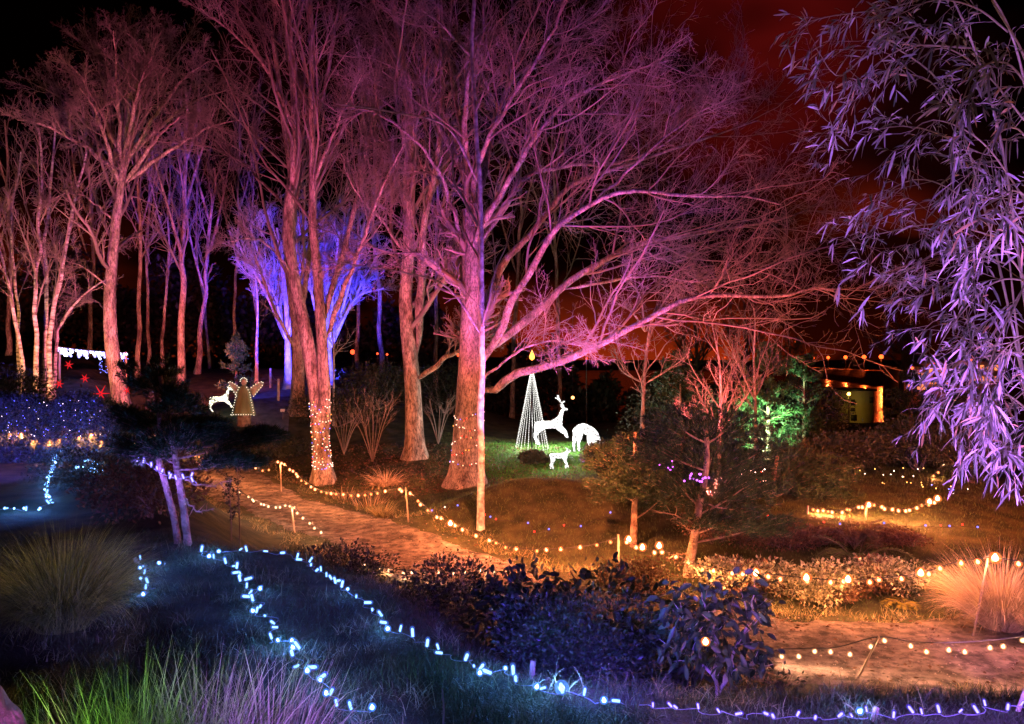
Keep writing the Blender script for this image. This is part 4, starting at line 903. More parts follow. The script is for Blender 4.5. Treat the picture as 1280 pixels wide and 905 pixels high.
conifer('conifer_tree', 'small blue lit conifer beside the ramp above the winged figure', -12.4, 36, 2.9, 1.6, 3600, CONIFER, seed=6)
for (px, Y, w, h, lab, sd) in [(1075, 27, 3.2, .95, 'dark shrub in front of the yellow building', 30), (1010, 29, 2.6, 2.4, 'dark shrub left of the yellow building', 31),
                               (1150, 24, 3.0, 1.7, 'dim shrub with tiny lights near the bamboo', 32), (1050, 23, 3.0, 1.35, 'dim purple brown shrub strewn with tiny lights', 33),
                               (1215, 22, 2.6, 1.6, 'dark shrub beneath the drooping bamboo', 34), (750, 25, 1.2, .8, 'dark low bush at the right of the lit deer lawn', 35), (668, 26.5, .9, .45, 'tiny dark bush left of the fawn shaped light', 36),
                               (960, 30, 3.4, 1.9, 'dark shrub at the foot of the green conifer', 37), (840, 30, 4.2, 2.6, 'dark bush behind the pinkish young tree', 38),
                               (420, 33, 4.0, 1.6, 'dark bush at the end of the blue ramp', 39), (330, 29.5, 3.2, .9, 'dark evergreen bush below the small lit deer', 40), (255, 28.5, 3.0, 1.15, 'dark evergreen bush at the bend of the path', 41),
                               (470, 36, 4.6, 2.2, 'dark bush between the twin trunks and the orange trunk', 42), (215, 30.5, 2.4, 2.3, 'dark bush right of the foot of the tall pink tree', 43), (555, 38, 5, 2.6, 'dark bush behind the gap left of the beech', 44)]:
    shrub('shrub', lab, 'shrub', onG(px, Y), (w, w * .6, h), 4200, (.10, .045), DARKLEAF, group='dark background shrubs', gap=.15, seed=sd)
for (px, Y, h, lab, sd) in [(466, 29, 2.2, 'reddish bare twiggy bush left of the orange trunk', 50), (430, 30, 1.7, 'bare twiggy bush right of the wrapped trunks', 51), (548, 31, 1.6, 'bare twiggy bush between the orange trunk and the beech', 52)]:
    b = onG(px, Y); L = []
    for k in range(9):
        a = k / 9 * 6.283; e = b + np.array([math.cos(a) * h * .35, math.sin(a) * h * .3, h * random.uniform(.75, 1.05)])
        L.append((spline([b + np.array([0, 0, -.05]), (b + e) / 2 + np.array([0, 0, .15]), e], 12), np.linspace(.016, .007, 12)))
    make_tree('twiggy_bush', lab, L, [dict(n=7, t0=.2, t1=1, ang=(18, 40), ratio=.4, K=5, up=.15, wig=.12, rr=.6, rmin=.007), dict(n=4, t0=.2, t1=1, ang=(20, 45), ratio=.6, K=4, up=.1, wig=.14, rr=.7, rmin=.006)], TWIG, TWIG, cat='shrub', trunk_sides=6, flare_amt=.1, seed=sd)
# the far wood: one dark mass beyond the trees that can be told apart
def far_wood():
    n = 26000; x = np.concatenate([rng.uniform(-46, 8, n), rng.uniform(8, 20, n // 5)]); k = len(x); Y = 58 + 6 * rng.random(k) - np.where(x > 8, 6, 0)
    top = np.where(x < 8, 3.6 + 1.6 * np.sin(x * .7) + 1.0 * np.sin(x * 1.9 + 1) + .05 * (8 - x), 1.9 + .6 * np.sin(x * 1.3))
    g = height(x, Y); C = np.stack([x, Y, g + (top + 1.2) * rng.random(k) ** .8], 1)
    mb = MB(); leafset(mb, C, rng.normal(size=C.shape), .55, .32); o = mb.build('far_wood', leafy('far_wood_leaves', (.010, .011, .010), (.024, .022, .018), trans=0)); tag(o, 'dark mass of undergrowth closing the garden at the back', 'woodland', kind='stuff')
far_wood()
# hedge at the left
def hedge():
    x0, x1, Y = -14.6, -9.4, 20.2; root = thing('hedge', 'long clipped hedge speckled blue at the left edge', 'hedge', ((x0 + x1) / 2, Y, gz((x0 + x1) / 2, Y)))
    n = 26000; x = rng.uniform(x0, x1, n); top = 1.55 + .10 * np.sin(x * 2.3) + .06 * np.sin(x * 6.1) - .75 * sm(-10.9, -9.5, x); u = rng.random(n)
    d = rng.uniform(-.55, .55, n); face = rng.random(n) < .7; d = np.where(face, np.where(rng.random(n) < .8, -.55, .55) + .06 * rng.normal(size=n), d); hgt = np.where(face, u * top, top + .05 * rng.normal(size=n))
    d = d * (1 - .25 * (hgt / 1.6) ** 3); C = np.stack([x, Y + d, height(x, np.full(n, Y)) + hgt], 1)
    D = rng.normal(size=(n, 3)) + np.stack([np.zeros(n), np.sign(d), np.full(n, .4)], 1); fb = MB(); leafset(fb, C, D, .075, .04); build(fb, 'foliage', HEDGELEAF, root)
    sb = MB()
    for xx in np.arange(x0, x1, .3):
        z = gz(xx, Y); P = spline([(xx, Y, z - .05), (xx + random.uniform(-.15, .15), Y, z + .6), (xx + random.uniform(-.2, .2), Y, z + 1.0)], 6)
        sb.add(*tubes(P, np.linspace(.03, .012, 6), 6)); p, r = grow(P[None], np.linspace(.03, .012, 6)[None], 9, .2, 1, (35, 70), .6, 4, rmin=.005); sb.add(*tubes(p, r, 4))
    build(sb, 'stem', TWIG, root)
    for (px, Yb, w, h, lab, sd) in [(20, 22.5, 3.2, 2.6, 'dark bush behind the left end of the hedge', 45), (105, 23.5, 2.6, 1.7, 'bush behind the hedge where the red stars hang', 46)]:
        shrub('shrub', lab, 'shrub', onG(px, Yb), (w, w * .6, h), 4200, (.10, .05), DARKLEAF, group='dark background shrubs', seed=sd)
hedge()

# ---- bamboo at the right
def bamboo():
    global rng
    old = rng; rng = np.random.default_rng(99)
    # arching culms: pixel course with true depth
    cul = [([(1330, 700, 5.6), (1285, 400, 5.5), (1245, 150, 5.3), (1180, -20, 5.0), (1100, -70, 4.7)], .016),
           ([(1360, 700, 4.6), (1310, 300, 4.5), (1270, 60, 4.3), (1200, -60, 4.0)], .014),
           ([(1320, 700, 6.6), (1268, 420, 6.4), (1225, 240, 6.1), (1180, 110, 5.8), (1090, 40, 5.5)], .013),
           ([(1330, 700, 3.9), (1320, 300, 3.8), (1290, 100, 3.6), (1240, 0, 3.4)], .012),
           ([(1330, 700, 6.2), (1280, 470, 5.9), (1262, 330, 5.6), (1250, 250, 5.4)], .012),
           ([(1350, 700, 4.3), (1340, 450, 4.1), (1310, 330, 3.9), (1270, 280, 3.7)], .012)]
    arcs = [(0, [(1215, 60, 5.2), (1130, 60, 5.0), (1060, 110, 4.9), (1030, 122, 4.8)]), (2, [(1222, 190, 6.0), (1150, 160, 5.7), (1090, 165, 5.5), (1052, 205, 5.3)]),
            (0, [(1180, -10, 5.0), (1110, 10, 4.9), (1040, 20, 4.8), (1000, 30, 4.8)]), (0, [(1150, 30, 4.9), (1100, 50, 4.8), (1050, 95, 4.7), (1020, 60, 4.7)]),
            (4, [(1258, 300, 5.5), (1180, 280, 5.2), (1110, 290, 5.0), (1075, 300, 4.9)]), (0, [(1258, 330, 5.5), (1190, 310, 5.2), (1130, 340, 5.0), (1095, 360, 4.9)]),
            (2, [(1228, 260, 6.1), (1160, 225, 5.8), (1110, 240, 5.6), (1075, 290, 5.5)]), (1, [(1288, 260, 4.5), (1230, 180, 4.3), (1170, 150, 4.1), (1130, 170, 4)]),
            (1, [(1280, 150, 4.4), (1230, 90, 4.2), (1180, 60, 4.1), (1140, 80, 4)]), (5, [(1320, 360, 4), (1250, 350, 3.8), (1195, 400, 3.7), (1165, 450, 3.6)]),
            (4, [(1250, 450, 5.9), (1210, 400, 5.6), (1170, 400, 5.4), (1140, 430, 5.3)]), (0, [(1265, 480, 5.5), (1220, 440, 5.3), (1175, 470, 5.1), (1150, 510, 5)]),
            (5, [(1340, 480, 4.1), (1270, 440, 3.9), (1210, 480, 3.8), (1175, 530, 3.7)]), (1, [(1295, 520, 4.5), (1250, 490, 4.3), (1215, 510, 4.2), (1198, 545, 4.1)]),
            (3, [(1322, 420, 3.8), (1280, 420, 3.6), (1240, 455, 3.5), (1218, 520, 3.4)]), (5, [(1345, 560, 4.2), (1290, 490, 4), (1255, 520, 3.9), (1238, 555, 3.8)]),
            (3, [(1310, 220, 3.7), (1270, 160, 3.5), (1230, 190, 3.4), (1210, 260, 3.4)]), (3, [(1300, 130, 3.6), (1260, 80, 3.5), (1220, 90, 3.4), (1195, 150, 3.4)]),
            (1, [(1290, 360, 4.5), (1250, 310, 4.3), (1215, 320, 4.2), (1185, 370, 4.1)]), (3, [(1320, 300, 3.8), (1275, 240, 3.6), (1245, 260, 3.5), (1235, 330, 3.5)]),
            (2, [(1200, 150, 5.9), (1160, 100, 5.7), (1110, 95, 5.6), (1080, 120, 5.5)]), (1, [(1260, 40, 4.3), (1220, 10, 4.2), (1170, 0, 4.1), (1120, 20, 4)]),
            (5, [(1300, 310, 3.9), (1270, 380, 3.8), (1245, 430, 3.7), (1225, 500, 3.6)]), (5, [(1345, 620, 4.2), (1300, 530, 4), (1278, 545, 3.9), (1264, 580, 3.8)]),
            (0, [(1250, 200, 5.4), (1200, 210, 5.2), (1165, 250, 5.1), (1150, 310, 5)]), (2, [(1225, 330, 6.3), (1180, 360, 6.1), (1140, 370, 6), (1110, 350, 5.9)])]
    labels = ['tall arching bamboo whose tip leans furthest left across the sky', 'bamboo with a thick bright spray at the top right', 'bamboo whose left sprays hang before the black sky',
              'nearest bamboo with the longest leaves on the right edge', 'bamboo with drooping sprays over the harbour lights', 'bamboo whose lowest sprays droop over the straw tussock']
    roots = []
    for (pts, r), lab in zip(cul, labels):
        P = spline(np.array([W(*p) for p in pts]), 40); g = gz(P[0, 0], P[0, 1])
        P = np.vstack([[P[0, 0], P[0, 1], g - .05], P]) if P[0, 2] > g else P
        base = np.array([P[0, 0], P[0, 1], g]); root = thing('bamboo', lab, 'bamboo', base, 'bamboo at the right'); roots.append(root)
        Rr = np.linspace(r, .004, len(P)) * (1 + .18 * (np.arange(len(P)) % 5 == 0)); build(MB().add(*tubes(P, Rr, 8)), 'culm', CULM, root)
    tw = [MB() for _ in cul]; lf = [MB() for _ in cul]; od = [MB() for _ in cul]
    for ci, pts in arcs:
        A = spline(np.array([W(*p) for p in pts]), 16); R = np.linspace(.006, .002, 16)
        tw[ci].add(*tubes(A, R, 5))
        P1, R1 = grow(A[None], R[None], 12, .12, 1, (20, 65), .34, 5, up=-.02, wig=.14, rmin=.0015, shrink=.35)
        P2, R2 = grow(P1, R1, 2, .3, .95, (25, 55), .55, 4, up=-.04, wig=.14, rmin=.0012)
        tw[ci].add(*tubes(P1, R1, 3)); tw[ci].add(*tubes(P2, R2, 3))
        for PP, k in ((P1, 6), (P2, 4)):
            u = .35 + .65 * rng.random((len(PP), k)); K = PP.shape[1]; idx = np.minimum((u * (K - 1)).astype(int), K - 2); f = (u * (K - 1) - idx)[..., None]
            C = np.take_along_axis(PP, idx[..., None], 1) * (1 - f) + np.take_along_axis(PP, idx[..., None] + 1, 1) * f; T = nrm(np.take_along_axis(PP, idx[..., None] + 1, 1) - np.take_along_axis(PP, idx[..., None], 1))
            C = C.reshape(-1, 3); T = T.reshape(-1, 3); m = len(C); D = nrm(T * 1.1 + .6 * rng.normal(size=(m, 3)) + np.array([-.2, 0, -.45]))
            ln = .040 + .075 * rng.random(m) ** 1.5; wd = ln * (.10 + .06 * rng.random(m)); o = rng.random(m) < .08
            leafset(lf[ci], C[~o], D[~o], ln[~o], wd[~o], big=True, droop=(.05 + .45 * rng.random((int((~o).sum()), 1))), fold=.2); leafset(od[ci], C[o], D[o], ln[o], wd[o], big=True, droop=.2, fold=.2)
    for i, root in enumerate(roots):
        if tw[i].n: build(tw[i], 'branches', CULM, root); build(lf[i], 'foliage', BAMBOO, root); build(od[i], 'dry_leaves', BAMBOO_OLD, root)
    rng = old
bamboo()
def lamp_light(p, col, w, root):
    d = bpy.data.lights.new('lamp_light', 'POINT'); d.color = col; d.energy = w; d.shadow_soft_size = .2; d.specular_factor = 0; o = bpy.data.objects.new('lamp_light', d); COL.objects.link(o); o.parent = root; o.location = tuple(np.asarray(p) - np.array(root.location))
# ------------------------------------------------------------------ bulbs and strings
def ico(r, sub=1, name='bulb', mat=None):
    bm = bmesh.new(); bmesh.ops.create_icosphere(bm, subdivisions=sub, radius=r); me = bpy.data.meshes.new(name); bm.to_mesh(me); bm.free()
    me.polygons.foreach_set('use_smooth', [True] * len(me.polygons)); me.materials.append(mat); return me
def pear(r, mat, name='bulb'):
    z = np.array([-1.15, -1.05, -.7, -.2, .3, .7, 1.0, 1.25]) * r; rad = np.array([.02, .45, .85, 1.0, .88, .6, .36, .32]) * r
    V, F = tubes(np.stack([0 * z, 0 * z, z], 1), rad, 10); return MB().add(V, F).mesh(name, mat)
def halo_mat(name, col, s, clear=.62):  # see-through glowing shell that stands in for the halo round a bulb
    m = bpy.data.materials.new(name); m.use_nodes = True; nt = m.node_tree; nt.nodes.clear(); o = nt.nodes.new('ShaderNodeOutputMaterial'); e = nt.nodes.new('ShaderNodeEmission'); t = nt.nodes.new('ShaderNodeBsdfTransparent'); x = nt.nodes.new('ShaderNodeMixShader')
    e.inputs['Color'].default_value = (*col, 1); e.inputs['Strength'].default_value = s; x.inputs[0].default_value = 1 - clear
    nt.links.new(e.outputs[0], x.inputs[1 + 1]); nt.links.new(t.outputs[0], x.inputs[1]); nt.links.new(x.outputs[0], o.inputs['Surface']); return m
def haloed_bulb(core_r, halo_r, core, halom):
    me = pear(core_r, core); bm = bmesh.new(); bm.from_mesh(me); r = bmesh.ops.create_icosphere(bm, subdivisions=2, radius=halo_r)
    vs = set(r['verts'])
    for f in bm.faces:
        if f.verts[0] in vs: f.material_index = 1; f.smooth = True
    bm.to_mesh(me); bm.free(); me.materials.append(halom); return me
def led(mat, ln=.085, r=.011, name='bulb'):
    z = np.array([0, .02, .5, .85, .97, 1.0]) * ln; rad = np.array([.6, .95, 1, 1, .6, .05]) * r
    V, F = tubes(np.stack([0 * z, 0 * z, z], 1), rad, 8); return MB().add(V, F).mesh(name, mat)
E_W = halo_mat('amber_bulb_halo', (1.0, .22, .05), 1.5); E_S = halo_mat('cream_bulb_halo', (1.0, .50, .22), 1.0); E_C = halo_mat('blue_led_halo', (.10, .30, 1.0), 1.3)  # halo glow put into shells round the bulbs, not glass
M_W = haloed_bulb(.029, .054, WARM, E_W); M_WD = haloed_bulb(.022, .042, WARM_DIM, E_W); M_WH = haloed_bulb(.046, .088, WARM_HOT, E_W); M_S = haloed_bulb(.023, .040, SOFT, E_S); M_CAM = haloed_bulb(.021, .036, WARM_HOT, E_W)
def haloed_led(core, halom):  # LED core inside an added shell of halo glow
    me = led(core, .066, .0105); V, F = tubes(np.array([[0, 0, -.006], [0, 0, .0], [0, 0, .066], [0, 0, .078], [0, 0, .082]]), np.array([.004, .020, .021, .014, .002]), 8)
    o = MB().add(V, F).mesh('led_halo_shell', halom); bm = bmesh.new(); bm.from_mesh(me); n0 = len(bm.faces); bm.from_mesh(o); bm.faces.ensure_lookup_table()
    for f in bm.faces[n0:]: f.material_index = 1; f.smooth = True
    bm.to_mesh(me); bm.free(); me.materials.append(halom); return me
E_L = halo_mat('cool_led_halo', (.10, .24, 1.0), .9, .7); M_C = haloed_led(COOL, E_L); M_V = haloed_led(VIOLED, halo_mat('violet_led_halo', (.16, .08, 1.0), .9, .7)); M_CX = haloed_bulb(.024, .055, COOL_HOT, E_C); M_CH = haloed_bulb(.015, .030, COOL_HOT, E_C)
M_MULTI = [ico(.024, 1, 'bulb', m) for m in (RED, YEL, WHI, BLUE, RED, YEL, RED, WHI)]
PINKW = glow('pink_white_bulb', (1.0, 0.55, 0.45), 4.5); M_WRAP = [ico(.019, 1, 'bulb', m) for m in (PINKW, PINKW, RED, WHI, YEL, PINKW, RED, BLUE)]

def _pl(col, w, size):
    d = bpy.data.lights.new('bulb_light', 'POINT'); d.color = col; d.energy = w; d.shadow_soft_size = size; return d
GIVES = {M_W.name: _pl((1, .29, .09), 26, .03), M_WD.name: _pl((1, .29, .09), 13, .03), M_WH.name: _pl((1, .30, .09), 80, .04), M_CX.name: _pl((.14, .34, 1), 22, .03), M_CAM.name: _pl((1, .30, .10), 14, .02), M_S.name: _pl((1, .46, .24), 8, .03),
         M_C.name: _pl((.07, .20, 1), .5, .02), M_CH.name: _pl((.08, .26, 1), 7.0, .02), M_V.name: _pl((.24, .12, 1), 2.2, .02)}
def bulb(me, root, loc, rot=(0, 0, 0), off=-.06):
    c = child('bulb', me, root, loc, rot)
    if me.name in GIVES:
        o = bpy.data.objects.new('bulb_light', GIVES[me.name]); COL.objects.link(o); o.parent = root; o.location = tuple(np.asarray(loc) + np.array([0, 0, off]) - np.array(root.location))
    return c
def cable_mesh(P, r=.008, mat=CABLE, name='cable', parent=None, S=5):
    return build(MB().add(*tubes(P, np.full(len(P), r), S)), name, mat, parent)
def along(P, ds):
    L = np.r_[0, np.cumsum(np.linalg.norm(np.diff(P, axis=0), axis=1))]
    return np.stack([np.interp(ds, L, P[:, k]) for k in range(3)], 1), L[-1]
def string(label, pts, n, meshes, weights, hot=(), M=None, name='string_light', group=None, wob=.03, hang=.05, cable=CABLE, cr=.008, seed=0, world=False):
    """a cable through real points, with bulbs hanging from it; hot = (px, py) spots of the brightest bulbs"""
    r_ = random.Random(seed)
    P = np.array([p if world else W(*p) for p in pts], float); Q = spline(P, max(len(P) * 8, 24))
    root = thing(name, label, 'string lights', Q[0], group); cable_mesh(Q, cr, cable, 'cable', root)
    _, T = along(Q, [0])
    for k in range(n):
        s = (k + .5 + r_.uniform(-.32, .32)) / n * T; p = along(Q, [s])[0][0]
        me = r_.choices(meshes, weights)[0]; dz = hang * r_.uniform(.3, 1.3)
        bulb(me, root, p + np.array([r_.uniform(-wob, wob), r_.uniform(-wob, wob), -dz]), (r_.uniform(-.4, .4), r_.uniform(-.4, .4), 0))
    for (px, py, Y) in hot: bulb(M, root, W(px, py, Y)).__setitem__('label', 'brightest bulb of its string')
    return root
WM, WW = [M_W, M_WD], [6, 4]
string('long string of warm bulbs along the far edge of the path past the mound', [(232, 566, 28), (258, 573, 27.2), (276, 578, 26.8), (300, 573, 26.5), (330, 587, 25.8), (350, 577, 25.5), (395, 610, 23), (440, 617, 21.5), (480, 613, 20.5), (507, 612, 20), (540, 640, 18.8), (565, 653, 18), (600, 668, 17.3), (640, 684, 16.6), (690, 686, 16.2), (740, 681, 16), (773, 671, 16)],
       58, WM, WW, [(563, 654, 18)], M_WH, seed=1)
string('string of big warm bulbs from the pine stake across the right border to the tussock', [(773, 671, 16), (800, 683, 15.6), (835, 690, 15.2), (865, 702, 14.6), (895, 710, 14.0), (930, 716, 13.5), (965, 718, 13.3), (1005, 722, 13.2), (1050, 725, 13.15), (1095, 723, 13.1), (1150, 716, 13.1), (1190, 704, 12.8), (1234, 697, 12.2), (1258, 699, 11.9), (1290, 704, 11.8)],
       24, [M_W], [1], [(786, 674, 15.9), (803, 684, 15.6), (824, 682, 15.4), (1151, 716, 13.1), (1244, 697, 12), (945, 716, 13.4), (1008, 722, 13.2), (1060, 724, 13.1)], M_WH, seed=2)
string('string of soft white bulbs low along the near edge of the path', [(296, 612, 22), (312, 621, 21.6), (335, 631, 20.6), (364, 632, 19.6), (380, 646, 19), (405, 666, 18.2)], 17, [M_S], [1], seed=3)
string('string of soft white bulbs sagging from the fern to the lowest stake', [(452, 702, 16.2), (480, 709, 15.8), (510, 713, 15.4), (540, 714, 15), (575, 713, 14.7), (607, 712, 14.4), (630, 716, 14.2)], 11, [M_S], [1], seed=4)
string('string of soft white bulbs sagging over the wide gravel at the right', [(962, 811, 11.0), (1000, 811, 10.9), (1045, 809, 10.8), (1098, 796, 10.6), (1140, 802, 10.5), (1190, 803, 10.4), (1240, 800, 10.3), (1295, 793, 10.2)], 14, [M_S], [1], seed=5, hang=.10)
string('dense string of warm bulbs glowing in the far shrubs at the right', [(1012, 634, 18.4), (1040, 638, 18.4), (1065, 635, 18.3), (1088, 628, 18.2), (1110, 634, 18.2), (1135, 636, 18.1), (1170, 626, 18)], 22, WM, [8, 2], [(1162, 627, 18.05), (1172, 623, 18), (1086, 631, 18.2)], M_WH, seed=6)
string('loose string of warm bulbs hanging higher behind the far shrubs', [(1075, 612, 23), (1100, 616, 23), (1130, 620, 23), (1160, 600, 22.6), (1182, 577, 22.4)], 14, [M_WD, M_S], [1, 1], seed=7)
string('warm string glowing through the foot of the long hedge', [(-8, 545, 19.6), (22, 541, 19.6), (50, 551, 19.6), (80, 548, 19.6), (112, 545, 19.6), (132, 556, 19.6)], 9, WM, [2, 6], [(114, 544, 19.5)], M_W, seed=8)
string('short string of warm lamps behind the dark pine at the bend', [(160, 545, 25), (172, 552, 25), (190, 545, 25.5), (210, 540, 26), (225, 556, 26.4)], 9, WM, WW, seed=9)

# stakes that carry the cables
def stake(label, top, foot, Y, r=.022, knob=False):
    a = W(top[0], top[1], Y); b = W(foot[0], foot[1], Y); b[2] = gz(b[0], b[1]) - .1
    P = np.linspace(b, a, 6); o = MB().add(*tubes(P, np.array([r * 1.1, r, r, r * .98, r * .96, r * .9]), 9, caps=True)).build('garden_stake', STAKE); tag(o, label, 'stake', 'stakes carrying the light strings'); return o
stake('stake across the gravel under the first sag of the long warm string', (350, 576), (352, 613), 25.5)
stake('stake before the mound at the high point of the long warm string', (507, 609), (511, 663), 20)
stake('stake under the brightest warm bulbs left of the bent pine', (773, 668), (773, 712), 16)
stake('short stake carrying the soft white string at the near path edge', (364, 631), (369, 670), 19.6)
stake('stake at the end of the sagging soft white string beside the camellia', (607, 711), (608, 750), 14.4)
stake('leaning stake on the wide gravel at the right', (1099, 795), (1068, 876), 10.6, .014)
stake('leaning stake in front of the big straw tussock', (1235, 695), (1215, 752), 12.2, .015)
stake('short stake below the far warm string at the right', (1083, 628), (1082, 652), 18.2)
stake('stake left of the far warm string behind the border shrubs', (1010, 632), (1009, 660), 18.4)
stake('thick pale peg in the bank beside the brightest cool light', (666, 826), (664, 862), 6.6, .026)
stake('dark peg leaning in the bank at the bottom right', (1096, 884), (1086, 912), 5.5, .02)
stake('leaning rod at the bottom right corner', (1284, 858), (1266, 905), 5.6, .016)
stake('white peg leaning at the cool lights beside the big tussock', (168, 697), (176, 716), 9.6, .026)

def ground_string(label, pts, n, mesh, hot=(), seed=0, lift=.035, name='string_light'):
    """cool LEDs clipped along a cable that lies in the bank's grass"""
    r_ = random.Random(seed); P = np.array([G(p[0], p[1], .05) for p in pts]); Q = spline(P, len(P) * 8)
    Q += np.stack([.03 * np.sin(np.arange(len(Q)) * 1.1), .03 * np.cos(np.arange(len(Q)) * .9), .012 * np.sin(np.arange(len(Q)) * .7)], 1)
    Q[:, 2] = np.maximum(Q[:, 2], height(Q[:, 0], Q[:, 1]) + lift)
    root = thing(name, label, 'string lights', Q[0]); cable_mesh(Q, .0032, PALECABLE, 'cable', root); _, T = along(Q, [0])
    for k in range(n):
        p = along(Q, [(k + .5 + r_.uniform(-.35, .35)) / n * T])[0][0]
        lean = r_.choice((.2, .5, 1.2, 1.5)); c = bulb(M_CH if mesh is M_C and r_.random() < .22 else mesh, root, p + np.array([0, 0, .01]), (lean * r_.choice((-1, 1)), lean * .8 * r_.choice((-1, 1)), r_.uniform(0, 6.28)), .08)
        s = r_.uniform(.75, 1.2) * (.68 if mesh is M_V else 1); c.scale = (s, s, s)
    for (px, py) in hot:
        p = G(px, py, .05); c = bulb(M_CX if px == 702 else M_CH, root, p + np.array([0, 0, .02]), (r_.uniform(-.6, .6), r_.uniform(-.6, .6), 0), .09); c['label'] = 'brightest bulb of its string'
    return root
ground_string('cool string climbing over the crest of the bank and down to the blue bush', [(246, 691), (268, 690), (292, 690), (320, 689), (346, 692), (375, 699), (395, 713), (414, 723), (432, 738), (446, 748), (470, 768), (486, 786), (512, 797), (538, 810), (562, 822), (586, 826), (606, 846), (628, 838), (650, 854), (668, 861), (704, 866), (728, 872), (758, 880), (778, 882)], 40, M_C, [(702, 864), (671, 862), (600, 845), (755, 879)], 1)
ground_string('violet string lying along the bottom right edge of the bank', [(800, 884), (828, 886), (878, 890), (918, 894), (985, 898), (1040, 899), (1075, 895), (1122, 898), (1166, 893), (1188, 895), (1250, 886), (1290, 888)], 22, M_V, [(1075, 893)], 2)
ground_string('cool string winding down the middle of the dark lawn to the purple grass', [(246, 691), (274, 701), (297, 712), (304, 731), (323, 741), (303, 743), (328, 757), (316, 768), (346, 777), (338, 802), (366, 806), (372, 824), (388, 842), (410, 862), (420, 880), (444, 889), (468, 890)], 32, M_C, [(316, 766), (365, 804), (384, 842), (408, 870), (465, 889), (325, 738)], 3)
ground_string('short cool string in the grass beside the big tussock', [(171, 700), (184, 712), (176, 728), (190, 735), (180, 742), (172, 748)], 7, M_C, [(175, 712), (199, 706)], 4)
ground_string('cool string at the left edge running up the far lawn below the hedge', [(-8, 638), (20, 637), (40, 639), (56, 633), (62, 628), (57, 612), (60, 598), (66, 585), (70, 574), (72, 570)], 34, M_C, [(50, 637), (68, 571), (6, 637), (66, 588), (60, 606), (58, 622), (30, 637)], 5)
ground_string('cool string heaped on the far lawn in front of the hedge', [(92, 588), (104, 583), (112, 576), (120, 582), (112, 590), (124, 592), (134, 588)], 20, M_C, [(122, 591), (106, 577), (116, 581), (128, 590), (98, 585)], 6)
string('violet blue string looped through the branches of the two stemmed pine', [(168, 573, 10.6), (182, 578, 10.4), (200, 590, 10.3), (222, 598, 10.2), (236, 596, 10.1), (246, 604, 10.1)], 13, [M_V], [1], seed=11, hang=.02, cable=PALECABLE)
c_ = thing('pendant_bulb', 'single bright warm bulb glowing inside the small camellia', 'lamp', W(882, 800, 6.02)); bulb(M_CAM, c_, W(882, 802, 6.02)); cable_mesh(np.array([W(882, 799, 6.02), W(884, 788, 6.15), W(890, 775, 6.5)]), .006, CABLE, 'cable', c_)

# coloured strings wrapped round the trees and strewn on the ground
from mathutils.bvhtree import BVHTree
bpy.context.view_layer.update()
def bark_tree(label_part):
    root = [o for o in bpy.data.objects if label_part in str(o.get('label', ''))][0]; t = [c for c in root.children if c.name.startswith('trunk')][0]
    off = np.array(root.location) + np.array(t.location); me = t.data; V = np.empty(len(me.vertices) * 3); me.vertices.foreach_get('co', V); V = V.reshape(-1, 3) + off
    return BVHTree.FromPolygons([tuple(v) for v in V], [tuple(p.vertices) for p in me.polygons])
def wrap(label, tree, center, py0, py1, Y, n, turns, seed, wig=.05):
    """lights wound round a trunk, each resting on its bark"""
    r_ = random.Random(seed); K = 300; t = np.linspace(0, 1, K); P = []
    for q in t:
        py = py0 + (py1 - py0) * q; c = W(np.interp(py, [s[1] for s in center], [s[0] for s in center]), py, Y); a = q * turns * 6.283 + seed
        c[2] += wig * math.sin(a * 2.3) ; d = Vector((math.cos(a), math.sin(a), 0)); h = tree.ray_cast(Vector(c) + d * 1.6, -d, 1.6)
        P.append(np.array(h[0] if h[0] is not None else Vector(c) + d * .4) + np.array(d) * .02)
    P = np.array(P); root = thing('wrapped_lights', label, 'string lights', P[0], 'coloured lights wound round trunks'); cable_mesh(P, .005, CABLE, 'cable', root)
    for k in range(n): child('bulb', r_.choice(M_WRAP), root, P[min(int((k + r_.random()) / n * K), K - 1)] + np.array([0, 0, r_.uniform(-.03, .03)]))
    return root
_t = bark_tree('twin stemmed bare tree with coloured')
TW = [(396, 490), (401, 540), (404, 590)]
wrap('coloured lights wound thickly round the foot of the twin trunks', _t, TW, 579, 498, 27, 100, 9, 1)
wrap('second coloured string spiralling between the turns of the first on the twin trunks', _t, TW, 574, 500, 27, 90, 7, 2.6)
wrap('low ring of red and white lights round the very foot of the twin trunks', _t, TW, 584, 577, 27, 44, 2, 4.1, .03)
wrap('coloured lights wound in wide turns round the foot of the great beech', bark_tree('huge bare beech'), [(589, 500), (586, 540), (583, 590)], 580, 514, 25, 100, 4.6, 3, .1)
def strewn(label, spots, kinds, name='ground_lights', Y=None):
    P = [G(p[0], p[1]) if Y is None else W(p[0], p[1], Y) for p in spots]; Q = spline(np.array(P), len(P) * 5)
    if Y is None: Q[:, 2] = height(Q[:, 0], Q[:, 1]) + .01
    root = thing(name, label, 'string lights', P[0]); cable_mesh(Q, .005, CABLE, 'cable', root)
    for i, p in enumerate(P): child('bulb', M_MULTI[kinds[i % len(kinds)]], root, p + np.array([0, 0, .04]))
strewn('red and blue lights lying on the grass of the mound', [(540, 640), (556, 636), (572, 634), (606, 646), (613, 648), (620, 651), (660, 656), (668, 667), (686, 664), (705, 659), (726, 660), (763, 643)], [3, 2, 3, 0, 3, 0, 3, 0, 3, 0, 3, 3])
strewn('red and blue lights strewn on the dark lawn behind the border at the right', [(948, 644), (960, 647), (1030, 655), (1050, 657), (1105, 656), (1157, 659), (1176, 659), (1187, 660), (1203, 658), (1222, 661)], [3, 0, 0, 3, 3, 3, 0, 3, 0, 3])
